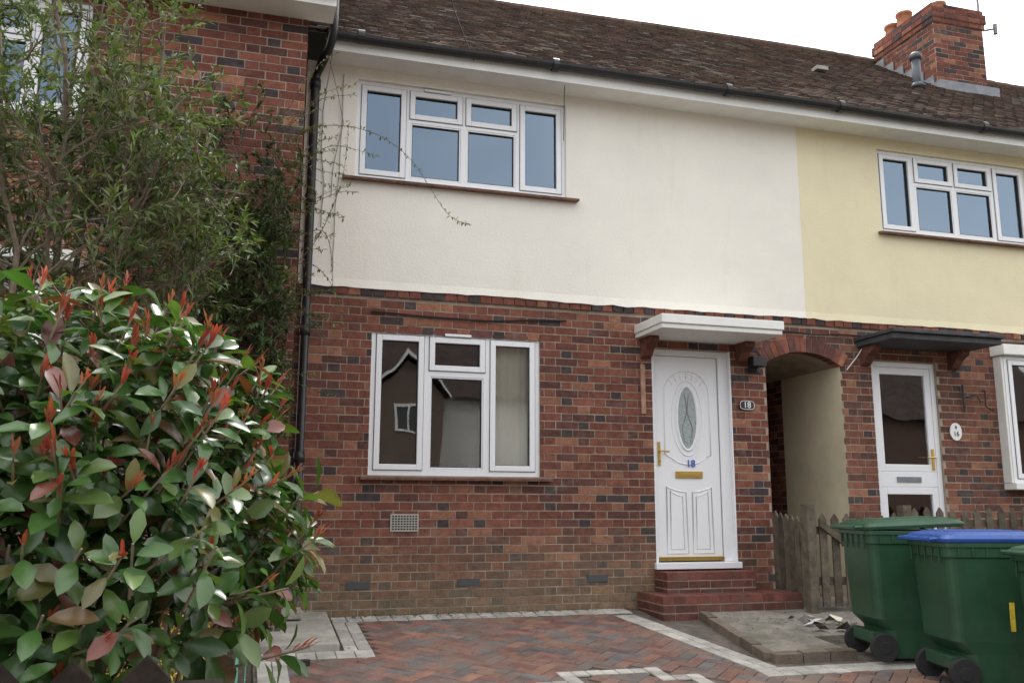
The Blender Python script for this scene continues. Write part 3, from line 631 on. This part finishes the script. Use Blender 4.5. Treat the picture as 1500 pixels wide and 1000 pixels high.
run(f,(-2.2,-5.95),(-.10,-5.95),1.09,step=.135,w=.095,base=.02,jit=.012,col=(.028,.021,.017)); f.box(-.11,-.02,-6.0,-5.91,-.5,.58,(.022,.017,.014))
f.obj('pickets',M_wood,F)
F=empty('chain_link_fence'); f=MB()
A=Vector((.11,-1.15)); B=Vector((-.03,-5.6)); Lf=(B-A).length; D=(B-A)/Lf
def cl(s,h): p=A+D*s; return (p.x,p.y,G(p.y)+.02+h)
Hh=.72; st_=.05; k=-Hh
while k<Lf:
    for sg in (0,1):
        sa,sb=(k,k+Hh) if sg==0 else (k+Hh,k); d_=sb-sa
        lo,hi=(0-sa)/d_,(Lf-sa)/d_
        if lo>hi: lo,hi=hi,lo
        ta=max(0,lo); tb=min(1,hi)
        if ta<tb: f.tube([cl(sa+d_*ta,Hh*ta),cl(sa+d_*tb,Hh*tb)],.0018,3,caps=False)
    k+=st_
f.tube([cl(0,Hh),cl(Lf,Hh)],.003,4); f.tube([cl(0,.4),cl(Lf,.4)],.002,4)
f.obj('mesh_wires',M_wire,F)
f=MB()
for s_ in (0.02,1.5,3.0,4.4): p=cl(s_,0); f.box(p[0]-.025,p[0]+.025,p[1]-.025,p[1]+.025,p[2]-.1,p[2]+Hh+.05,(.13,.11,.09))
f.obj('fence_posts',M_wood,F)

# ------------------------------------------------------------ wheelie bins
def rrect(x0,x1,y0,y1,z,r=.06,n=4):
    P=[]
    for (cx,cy,a0) in ((x1-r,y1-r,0),(x0+r,y1-r,90),(x0+r,y0+r,180),(x1-r,y0+r,270)):
        for i in range(n+1):
            a=R(a0+90*i/n); P.append((cx+r*math.cos(a),cy+r*math.sin(a),z))
    return P
def bin_(name,ang,lidm,s=1.0,num=None,tilt=0):
    E=empty(name)
    b=MB()
    b.loft([rrect(.17,.60,-.215,.215,.02,.05),rrect(.155,.615,-.225,.225,.05,.06),rrect(.12,.635,-.235,.235,.22,.06),rrect(.04,.655,-.245,.245,.30,.06),rrect(.015,.70,-.268,.268,.84,.06)],cap1=False)
    b.loft([rrect(.0,.715,-.282,.282,.84,.06),rrect(-.002,.72,-.285,.285,.93,.06)],cap0=True,cap1=True)
    b.loft([rrect(-.012,.73,-.295,.295,.905,.065),rrect(-.012,.73,-.295,.295,.935,.065)])
    for i in range(7):
        x=.08+i*.095; b.box(x,x+.008,-.292,-.283,.84,.905); b.box(x,x+.008,.283,.292,.84,.905)
    for y in (-.2,-.1,0,.1,.2): b.box(-.012,-.001,y-.004,y+.004,.80,.905)
    b.box(.03,.14,-.18,.18,.12,.20)
    b.obj('body',M_bin,E,bevel=.004)
    l=MB()
    l.loft([rrect(-.015,.745,-.30,.30,.938,.06),rrect(-.02,.75,-.305,.305,.962,.06),rrect(.0,.725,-.285,.285,.985,.07),rrect(.06,.66,-.23,.23,1.005,.08),rrect(.12,.6,-.17,.17,1.008,.08)])
    l.box(.74,.79,-.12,.12,.945,.96)
    for i in range(3): y=-.12+i*.12; l.box(.08,.62,y-.012,y+.012,1.0,1.014)
    lo=l.obj('lid',lidm,E,bevel=.004)
    if tilt:
        lo.matrix_local=Matrix.Translation((0,0,.955))@Matrix.Rotation(-tilt,4,'Y')@Matrix.Translation((0,0,-.955))
    h=MB(); h.tube([(-.075,-.22,.955),(-.075,.22,.955)],.016,8)
    for y in (-.22,-.08,.08,.22): h.tube([(-.075,y,.955),(-.03,y,.96),(.02,y,.93)],.013,6)
    h.obj('handle',lidm,E)
    w=MB()
    for sgn in (-1,1):
        w.cyl((.085,sgn*.235,.10),(0,1,0),.10,.045,24)
        w.cyl((.085,sgn*.235,.10),(0,1,0),.045,.055,16)
    w.tube([(.085,-.24,.10),(.085,.24,.10)],.012,8); w.obj('wheels',M_tyre,E,bevel=.006)
    if num: text(E,'painted_number',num,.26,(.42,-.262,.45),(R(90+2.4),0,0),M_yel,.003)
    E.rotation_euler=(0,0,ang); E.scale=(s,s,s)
    return E
def place(name,near,ang,lid,s=1.0,num=None,tilt=0):
    ox=near[0]-math.sin(ang)*.29*s; oy=near[1]+math.cos(ang)*.29*s
    e=bin_(name,ang,lid,s,num=num,tilt=tilt); e.location=(ox,oy,G(oy)+.02)
place('wheelie_bin',(4.36,-2.32),R(-14),M_bin,.98,tilt=R(2.5)); place('wheelie_bin.001',(4.38,-3.05),R(-15),M_lidb,.98,'1'); place('wheelie_bin.002',(4.50,-3.86),R(-12),M_bin,.98)

# ------------------------------------------------------------ foliage
def frame(d,up):
    d=d/np.linalg.norm(d,axis=1,keepdims=True); s=np.cross(d,up); ln=np.linalg.norm(s,axis=1,keepdims=True); s=np.where(ln<1e-4,np.array([1.,0,0]),s/np.maximum(ln,1e-6)); n=np.cross(s,d); return d,s,n
TB=np.array([(0,0),(.30,0),(.65,0),(1,0),(.22,-.55),(.58,-1),(.22,.55),(.58,1),(.86,-.62),(.86,.62)],float)
TBf=[(0,4,1),(4,5,2,1),(5,8,3,2),(0,1,6),(1,2,7,6),(2,3,9,7)]
TS=np.array([(0,0),(.45,-1),(1,0),(.45,1)],float); TSf=[(0,1,2),(0,2,3)]
def leaves(name,mat_,parent,pos,dr,up,ln,wd,col,big=True,droop=.25,fold=.35):
    T,F=(TB,TBf) if big else (TS,TSf); N=len(pos); d,s,n=frame(dr,up)
    V=np.zeros((N,len(T),3)); dr_=np.broadcast_to(np.asarray(droop,float).reshape(-1,1),(N,1))[:, 0]
    for i,(t,w) in enumerate(T):
        V[:,i]=pos+d*(ln*t)[:,None]+s*(wd*.5*w)[:,None]+n*((abs(w)*wd*.5*fold)-(dr_*ln*t*t))[:,None]
    me=bpy.data.meshes.new(name); k=len(T)
    base=np.concatenate([np.array(f) for f in F]); lens=np.array([len(f) for f in F])
    li=(base[None,:]+np.arange(N)[:,None]*k).ravel(); tl=np.tile(lens,N); sts=np.concatenate([[0],np.cumsum(tl)[:-1]])
    me.vertices.add(N*k); me.vertices.foreach_set('co',V.astype(np.float32).ravel()); me.loops.add(len(li)); me.loops.foreach_set('vertex_index',li.astype(np.int32))
    me.polygons.add(len(tl)); me.polygons.foreach_set('loop_start',sts.astype(np.int32)); me.polygons.foreach_set('loop_total',tl.astype(np.int32)); me.polygons.foreach_set('use_smooth',np.ones(len(tl),bool))
    me.update(calc_edges=True); me.validate()
    at=me.attributes.new('Col','FLOAT_COLOR','POINT'); cc=np.ones((N,k,4),np.float32); cc[:,:,:3]=col[:,None,:]
    if big: cc[:,[0,1,2,3],:3]*=1.18; cc[:,[5,7,8,9],:3]*=.90
    at.data.foreach_set('color',cc.ravel())
    me.materials.append(mat_); o=bpy.data.objects.new(name,me); sc.collection.objects.link(o); o.parent=parent; return o
PB=empty('photinia_bush')
C0=np.array([-.60,-5.22,.74]); RD=np.array([.85,.74,.80])
def surf(dirv):
    k=1+.11*noise.noise(tuple(dirv*1.7))+.12*noise.noise(tuple(dirv*4.1+5)); return C0+dirv*RD*k
def zmin(x): 
    t=min(1,max(0,(x+.50)/.30)); return .05+t*.56
pos=[];dr=[];up=[];ln=[];wd=[];col=[];dp=[]; rp=[];rd=[];rl=[];rw=[];rc=[]; stems=MB()
def addleaf(p,d,u,l,w,c,q): pos.append(p);dr.append(d);up.append(u);ln.append(l);wd.append(w);col.append(c);dp.append(q)
def gcol():
    r=random.random(); k=random.uniform(.65,1.25)
    if r<.56: c=(.052,.118,.028)
    elif r<.76: c=(.095,.155,.040)
    elif r<.86: c=(.038,.088,.033)
    elif r<.93: c=(.15,.14,.05)
    elif r<.97: c=(.14,.085,.04)
    else: c=(.16,.05,.035)
    return np.array(c)*k
for i in range(1300):
    v=rng.normal(size=3); v/=np.linalg.norm(v)
    if v[2]<-.85: continue
    if v[1]>.65: continue
    deep=random.random()**1.6*.24
    p=surf(v)-v*RD*deep
    if p[2]<zmin(p[0])+random.uniform(-.05,.08): continue
    ax=v*.8+np.array([0,0,.55])+rng.normal(size=3)*.24; ax/=np.linalg.norm(ax)
    n=random.randint(5,9); ph=random.random()*6.28; big=random.uniform(.8,1.15)
    a=np.cross(ax,[.3,.5,.8]); a/=np.linalg.norm(a); b=np.cross(ax,a)
    for k in range(n):
        ang=ph+k*2.4+random.uniform(-.3,.3); el=R(random.uniform(-5,50)) if k>2 else R(random.uniform(35,60))
        rad=a*math.cos(ang)+b*math.sin(ang); d=rad*math.cos(el)+ax*math.sin(el)*.8+np.array([0,0,-.20])
        L=random.uniform(.058,.105)*big; addleaf(p-ax*(.013*k)+rad*.008,d,ax+rng.normal(size=3)*.18,L,L*random.uniform(.42,.56),gcol(),random.uniform(.05,.5))
    q=p-ax*.16; stems.tube([q,p+ax*.01],[.004,.003],4,(.12,.09,.05))
    pr=.55 if v[2]>.35 else .16
    if v[0]>.2: pr+=.28
    if random.random()<pr and deep<.14:
        m=random.randint(4,9); tip=p+ax*random.uniform(.015,.055); stems.tube([p,tip],[.003,.002],4,(.25,.08,.04)); cc=random.choice([(.40,.065,.05),(.44,.09,.06),(.33,.05,.04),(.36,.12,.07),(.26,.06,.04)])
        for k in range(m):
            ang=ph+k*2.1; rad=a*math.cos(ang)+b*math.sin(ang); d=ax+np.array([0,0,.6])+rad*random.uniform(.15,.55); L=random.uniform(.025,.052)
            rp.append(tip-ax*.006*k);rd.append(d);rl.append(L);rw.append(L*.20); kk=random.uniform(.7,1.2); rc.append(np.array(cc)*kk)
for i in range(3000):
    v=rng.normal(size=3); v/=np.linalg.norm(v); r=random.uniform(.35,.85)
    p=C0+v*RD*r
    if p[2]<zmin(p[0])+.06: continue
    addleaf(p,rng.normal(size=3),np.array([0,0,1.])+rng.normal(size=3)*.3,random.uniform(.06,.10),random.uniform(.03,.05),gcol()*.6,.2)  # shade of the dark inner core put into these leaves' colour
A_=np.array
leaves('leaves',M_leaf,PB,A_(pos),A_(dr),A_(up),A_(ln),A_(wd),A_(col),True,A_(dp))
leaves('red_shoots',M_red,PB,A_(rp),A_(rd),np.tile([.2,.1,1.],(len(rp),1)),A_(rl),A_(rw),A_(rc),True,.1)
for i in range(30):
    an=random.random()*6.28; b0=Vector((-.42+.16*math.cos(an),-5.3+.1*math.sin(an),-.42)); e1=Vector((C0[0]+RD[0]*.75*math.cos(an)*random.random(),C0[1]+RD[1]*.7*math.sin(an)*random.random(),random.uniform(.6,1.3)))
    m1=b0.lerp(e1,.5)+Vector((random.uniform(-.08,.08),random.uniform(-.08,.08),-.05)); stems.tube([b0,b0.lerp(m1,.5),m1,m1.lerp(e1,.5),e1],[.016,.013,.010,.007,.004],6,(.2,.15,.1))
stems.obj('stems',mat('tan_bark',(.22,.17,.11),rough=.9,nscale=20,namt=.3),PB)

def twig_pts(p,d,L,n,curl,grav=0):
    P=[np.array(p,float)]; d=np.array(d,float); d/=np.linalg.norm(d)
    for i in range(n):
        d=d+rng.normal(size=3)*curl+np.array([0,0,grav]); d/=np.linalg.norm(d); P.append(P[-1]+d*L/n)
    return P
def grow_plant(name,limbs,nb,nt,nleaf,lf,cols,seedr=1,blen=.8,tlen=.35,lim_r=.03,barkm=None,keep=None,curl=.16,grav=.0,tmin=.35):
    E=empty(name); br=MB(); lp=[];ld=[];ll=[];lw=[];lc=[]
    for (p0,p1) in limbs:
        p0=np.array(p0);p1=np.array(p1); n=9; P=[]
        for i in range(n+1):
            t=i/n; P.append(p0+(p1-p0)*t+rng.normal(size=3)*.035*(1 if 0<i else 0)+np.array([0,0,.12*math.sin(t*math.pi)]))
        br.tube(P,[lim_r*(1-.8*i/n)+.003 for i in range(n+1)],6,(1,1,1))
        for k in range(nb):
            t=random.uniform(tmin,1.0); i=min(int(t*n),n-1); q=P[i]+(P[i+1]-P[i])*(t*n-i)
            ax=(p1-p0)/np.linalg.norm(p1-p0); d=ax*.5+rng.normal(size=3)*.6
            B=twig_pts(q,d,blen*random.uniform(.5,1.1)*(1.2-t*.5),6,curl,grav); 
            if keep and not keep(B[-1]): continue
            br.tube(B,[.008-.001*j for j in range(7)],4,(1,1,1),caps=False)
            shade=random.uniform(.6,1.25)
            for m in range(nt):
                tt=random.uniform(.15,1); j=min(int(tt*6),5); q2=B[j]+(B[j+1]-B[j])*(tt*6-j)
                d2=(B[j+1]-B[j])/np.linalg.norm(B[j+1]-B[j])*.8+rng.normal(size=3)*.5
                T=twig_pts(q2,d2,tlen*random.uniform(.5,1.2),5,curl,grav); 
                if keep and not keep(T[-1]): continue
                br.tube(T,[.003,.0028,.0025,.002,.0018,.0015],3,(1,1,1),caps=False)
                for z in range(nleaf):
                    u=random.uniform(.1,1)**.7*5; jj=min(int(u),4); q3=T[jj]+(T[jj+1]-T[jj])*(u-jj); dd=(T[jj+1]-T[jj]); dd=dd/np.linalg.norm(dd)*.8+rng.normal(size=3)*.55
                    lp.append(q3);ld.append(dd);L=random.uniform(*lf[0]);ll.append(L);lw.append(L*random.uniform(*lf[1])); c=np.array(random.choice(cols))*random.uniform(.7,1.3)*shade; lc.append(c)
    br.obj('branches',barkm or M_bark,E)
    leaves('leaves',M_tleaf,E,A_(lp),A_(ld),np.tile([.1,-.3,1.],(len(lp),1))+rng.normal(size=(len(lp),3))*.4,A_(ll),A_(lw),A_(lc),False,.15,.3)
    return E
base=(-.85,-3.1,-.3)
tg=[(-1.5,-3.0,3.9),(-1.15,-3.3,4.1),(-.75,-2.8,3.9),(-.5,-3.2,3.6),(-.3,-2.9,3.0),(-1.7,-3.4,3.2),(-.6,-3.5,2.9),(-1.1,-2.6,4.3),(-2.1,-3.0,3.7),(-1.2,-3.7,3.1),(-.3,-2.8,2.6),(-.9,-3.5,2.7),(-1.4,-3.3,2.9),(-.7,-3.0,3.3),(-1.9,-2.8,3.2)]
grow_plant('garden_tree',[(A_(base)+rng.normal(size=3)*[.14,.14,0],t) for t in tg],15,7,18,((.035,.072),(.22,.34)),[(.085,.135,.045),(.11,.16,.055),(.06,.095,.04),(.13,.15,.06),(.17,.19,.10)],lim_r=.022,barkm=mat('pale_bark',(.17,.13,.095),rough=.9,nscale=15,namt=.35),keep=lambda q:q[2]>1.7 and q[0]<.02-.12*max(0,q[2]-3.4),blen=.75,tmin=.45)
limbs=[((.05,-.95,-.05),(.10,-1.0,4.2)),((.0,-.95,-.05),(-.25,-1.0,4.0)),((-.1,-.95,-.05),(-.6,-1.0,3.7)),((.1,-.95,-.05),(.16,-1.0,3.5)),((.0,-.95,-.05),(-.4,-1.05,3.2)),((.05,-.95,-.05),(.05,-1.1,2.9)),((-.2,-.95,0),(-.9,-1.0,3.5)),((-.1,-.95,0),(-.3,-1.1,3.6)),((.0,-.95,0),(.12,-1.1,3.3)),((.1,-.95,0),(.2,-1.05,2.6))]
grow_plant('climbing_plant',limbs,18,8,24,((.025,.055),(.3,.5)),[(.045,.080,.025),(.06,.10,.03),(.035,.06,.022),(.09,.12,.04)],blen=.6,tlen=.28,lim_r=.014,keep=lambda q:q[1]<-.79 and q[0]<.31 and q[2]<4.15)
SP=empty('rambling_shoots'); br=MB(); lp=[];ld=[];ll=[];lc=[]
def spray(P,r=.004,step=.03,nl=3):
    P=[np.array(p,float) for p in P]; Q=[]
    for i in range(len(P)-1):
        for k in range(8): 
            t=k/8; a=P[max(i-1,0)];b=P[i];c=P[i+1];d=P[min(i+2,len(P)-1)]
            Q.append(.5*((2*b)+(-a+c)*t+(2*a-5*b+4*c-d)*t*t+(-a+3*b-3*c+d)*t**3))
    Q.append(P[-1]); br.tube(Q,[r*(1-.7*i/len(Q)) for i in range(len(Q))],4,caps=False)
    for i in range(len(Q)-1):
        for k in range(nl):
            if random.random()<.55:
                q=Q[i]+(Q[i+1]-Q[i])*random.random(); lp.append(q); ld.append((Q[i+1]-Q[i])/np.linalg.norm(Q[i+1]-Q[i])*.5+rng.normal(size=3)*.7); ll.append(random.uniform(.02,.045)); lc.append(np.array(random.choice([(.10,.15,.04),(.14,.17,.05),(.16,.11,.05)]))*random.uniform(.7,1.2))
spray([(.0,-1.0,3.6),(.35,-1.15,3.85),(.75,-1.25,3.85),(1.1,-1.3,3.65),(1.42,-1.3,3.22),(1.6,-1.3,3.14)],nl=7)
spray([(.1,-1.0,3.0),(.35,-1.0,3.25),(.6,-1.0,3.4),(.75,-1.0,3.42)],nl=4); spray([(.1,-1.0,2.7),(.4,-1.0,2.8),(.6,-1.0,2.6),(.68,-1.0,2.3)],nl=4); spray([(.15,-1.0,2.6),(.45,-1.05,3.0),(.62,-1.05,3.5),(.66,-1.05,4.0)],nl=4); spray([(.1,-.95,3.8),(.4,-1.0,4.15),(.7,-1.0,4.25)],nl=4); spray([(.1,-.95,3.9),(.35,-1.0,4.4),(.55,-1.0,4.6)],nl=4)
spray([(.1,-.9,2.2),(.4,-.9,2.45),(.55,-.9,2.2)]); spray([(.1,-.9,2.9),(.5,-.9,3.1),(.6,-.9,2.6),(.62,-.9,2.2)]); spray([(.0,-1.,3.2),(.35,-1.1,3.6),(.55,-1.1,3.75),(.9,-1.1,3.7)],nl=5)
for i in range(30):
    x0=random.uniform(0,.25); z0=random.uniform(1.9,4.0); dx=random.uniform(.25,.55); dz=random.uniform(-.35,.45); spray([(x0,-1.0,z0),(x0+dx*.5,-1.05,z0+dz*.7),(x0+dx,-1.05,z0+dz)],r=.003,nl=6)
br.obj('stems',M_bark,SP); leaves('leaves',M_tleaf,SP,A_(lp),A_(ld),np.tile([.1,-.3,1.],(len(lp),1)),A_(ll),A_(ll)*.42,A_(lc),False,.1)
FO=empty('forsythia_bush'); br=MB(); lp=[];ld=[];ll=[];lc=[]
for i in range(80):
    x=random.uniform(-.46,-.09); y=random.uniform(-4.8,-3.6); T=twig_pts((x,y,-.35),(random.uniform(-.12,.08),random.uniform(-.3,.2),1),random.uniform(.65,1.0),8,.08); br.tube(T,.003,3,caps=False)
    for k in range(34):
        u=random.uniform(1.5,8); j=min(int(u),7); q=T[j]+(T[j+1]-T[j])*(u-j); lp.append(q+rng.normal(size=3)*.012); ld.append(rng.normal(size=3)); ll.append(random.uniform(.018,.034)); lc.append(np.array(random.choice([(.68,.46,.02),(.62,.44,.03),(.74,.54,.04),(.12,.18,.04)]))*random.uniform(.8,1.1))
br.obj('stems',M_bark,FO); leaves('flowers',M_flower,FO,A_(lp),A_(ld),np.tile([0,0,1.],(len(lp),1)),A_(ll),A_(ll)*.5,A_(lc),False,.1)
grow_plant('undergrowth_shrub',[((-.8+random.uniform(-.8,.4),-3.3+random.uniform(-.6,1.5),-.3),(-.8+random.uniform(-1.1,.5),-3.1+random.uniform(-.8,1.5),random.uniform(.5,1.6))) for i in range(14)],8,4,14,((.03,.06),(.3,.5)),[(.05,.09,.03),(.07,.12,.03),(.10,.13,.04),(.16,.09,.04)],blen=.45,tlen=.25,lim_r=.012,keep=lambda q:q[0]<-.10)

# ------------------------------------------------------------ opposite side of the street (seen in reflections)
O=empty('brick_house.003'); yb=-30
c=MB(); c.box(-14,7.6,yb-7,yb,-.9,5.5,(.15,.10,.08)); c.box(12.2,42,yb-7,yb-.02,-.9,5.5,(.12,.075,.06)); c.obj('walls',M_brick,O)
c=MB(); c.box(7.601,12.199,yb-7,yb-.01,-.9,5.5); c.obj('pale_walls',mat('pale_render',(.52,.51,.48),rough=.9,nscale=1,namt=.1),O)
c=MB()
c.add([(-14.5,yb+.4,5.4),(42.5,yb+.4,5.4),(42.5,yb-3.5,9.2),(-14.5,yb-3.5,9.2),(-14.5,yb-7.4,5.4),(42.5,yb-7.4,5.4)],[(0,1,2,3),(3,2,5,4)],(.07,.05,.045)); 
GX=(-5,6.4)
for gx in GX:
    c.add([(gx-1.7,yb+1.4,5.3),(gx,yb+1.4,7.4),(gx+1.7,yb+1.4,5.3),(gx-1.7,yb-3,5.3),(gx,yb-3,7.4),(gx+1.7,yb-3,5.3)],[(0,1,4,3),(1,2,5,4)],(.07,.05,.045))
c.obj('roof',M_tile,O)
c=MB()
for gx in GX:
    c.box(gx-1.4,gx+1.4,yb,yb+1.0,-.9,5.3,(.15,.11,.09)); c.add([(gx-1.4,yb+1.0,5.3),(gx+1.4,yb+1.0,5.3),(gx,yb+1.0,7.1)],[(0,1,2)],(.15,.11,.09))
c.obj('gable_bays',M_brick,O)
c=MB()
for gx in GX:
    c.add([(gx-1.75,yb+1.42,5.2),(gx,yb+1.42,7.35),(gx+1.75,yb+1.42,5.2),(gx+1.75,yb+1.42,5.36),(gx,yb+1.42,7.52),(gx-1.75,yb+1.42,5.36)],[(0,1,4,5),(1,2,3,4)])
    for z in (.6,3.9): c.ring(gx-.6,gx+.6,z,z+1.2,.09,yb+1.01,yb+1.07); c.box(gx-.04,gx+.04,yb+1.01,yb+1.06,z+.09,z+1.11)
for x in (-10,-7.5,0,2.5,15,19,24,29,34):
    for z in (.4,3.4): c.ring(x-.8,x+.8,z,z+1.2,.09,yb+.01,yb+.07); c.box(x-.04,x+.04,yb+.01,yb+.06,z+.09,z+1.11)
c.obj('window_frames',M_white,O)
c=MB()
for gx in GX:
    for z in (.6,3.9): c.quad((gx-.5,yb+1.005,z+.1),(gx-.5,yb+1.005,z+1.1),(gx+.5,yb+1.005,z+1.1),(gx+.5,yb+1.005,z+.1))
for x in (15,19,24,29,34):
    for z in (.4,3.4): c.quad((x-.7,yb+.004,z+.1),(x-.7,yb+.004,z+1.1),(x+.7,yb+.004,z+1.1),(x+.7,yb+.004,z+.1))
c.obj('window_panes',M_gasket,O)

# ------------------------------------------------------------ light & sky
SE,SA=R(52),R(25)
w=bpy.data.worlds.new("World"); sc.world=w; w.use_nodes=True; nt=w.node_tree; N=nt.nodes; L=nt.links
bg=N['Background']; bg.inputs['Strength'].default_value=.15
sky=N.new('ShaderNodeTexSky'); sky.sky_type='NISHITA'; sky.sun_disc=False; sky.sun_elevation=SE; sky.sun_rotation=SA; sky.dust_density=2
tc=N.new('ShaderNodeTexCoord'); nz=N.new('ShaderNodeTexNoise'); nz.inputs['Scale'].default_value=2.2; nz.inputs['Detail'].default_value=3; L.new(tc.outputs['Generated'],nz.inputs['Vector'])
sp=N.new('ShaderNodeSeparateXYZ'); L.new(tc.outputs['Generated'],sp.inputs[0])
m1=N.new('ShaderNodeMath'); m1.operation='MULTIPLY_ADD'; L.new(sp.outputs['Y'],m1.inputs[0]); m1.inputs[1].default_value=.42; L.new(nz.outputs['Fac'],m1.inputs[2])
mr=N.new('ShaderNodeMapRange'); mr.inputs['From Min'].default_value=.10; mr.inputs['From Max'].default_value=.55; mr.inputs['To Min'].default_value=.40; mr.inputs['To Max'].default_value=1; L.new(m1.outputs[0],mr.inputs['Value'])
mx=N.new('ShaderNodeMix'); mx.data_type='RGBA'; L.new(mr.outputs[0],mx.inputs['Factor']); L.new(sky.outputs[0],mx.inputs['A']); mx.inputs['B'].default_value=(17.6,17.5,17.4,1); L.new(mx.outputs['Result'],bg.inputs['Color'])
ld_=bpy.data.lights.new('sun','SUN'); ld_.energy=1.5; ld_.angle=R(14); ld_.color=(1,.96,.9); lo=bpy.data.objects.new('sun',ld_); sc.collection.objects.link(lo)
sd=Vector((math.sin(SA)*math.cos(SE),math.cos(SA)*math.cos(SE),math.sin(SE))); lo.rotation_euler=sd.to_track_quat('Z','Y').to_euler(); lo.location=(0,0,20)

# ------------------------------------------------------------ camera
cd=bpy.data.cameras.new('camera'); cam=bpy.data.objects.new('camera',cd); sc.collection.objects.link(cam); sc.camera=cam
cd.sensor_width=36; cd.lens=36*1323.9/1500; cd.clip_end=2000; cd.clip_start=.05
yaw,pitch,roll=R(16.30),R(10.31),R(.17)
fv=Vector((math.sin(yaw)*math.cos(pitch),math.cos(yaw)*math.cos(pitch),math.sin(pitch))); rv=Vector((math.cos(yaw),-math.sin(yaw),0)); uv=rv.cross(fv)
r2=rv*math.cos(roll)+uv*math.sin(roll); u2=uv*math.cos(roll)-rv*math.sin(roll)
cam.matrix_world=Matrix(((r2.x,u2.x,-fv.x,0),(r2.y,u2.y,-fv.y,-8.012),(r2.z,u2.z,-fv.z,.941),(0,0,0,1)))
sc.view_settings.view_transform='Standard'; sc.view_settings.look='None'; sc.view_settings.exposure=0
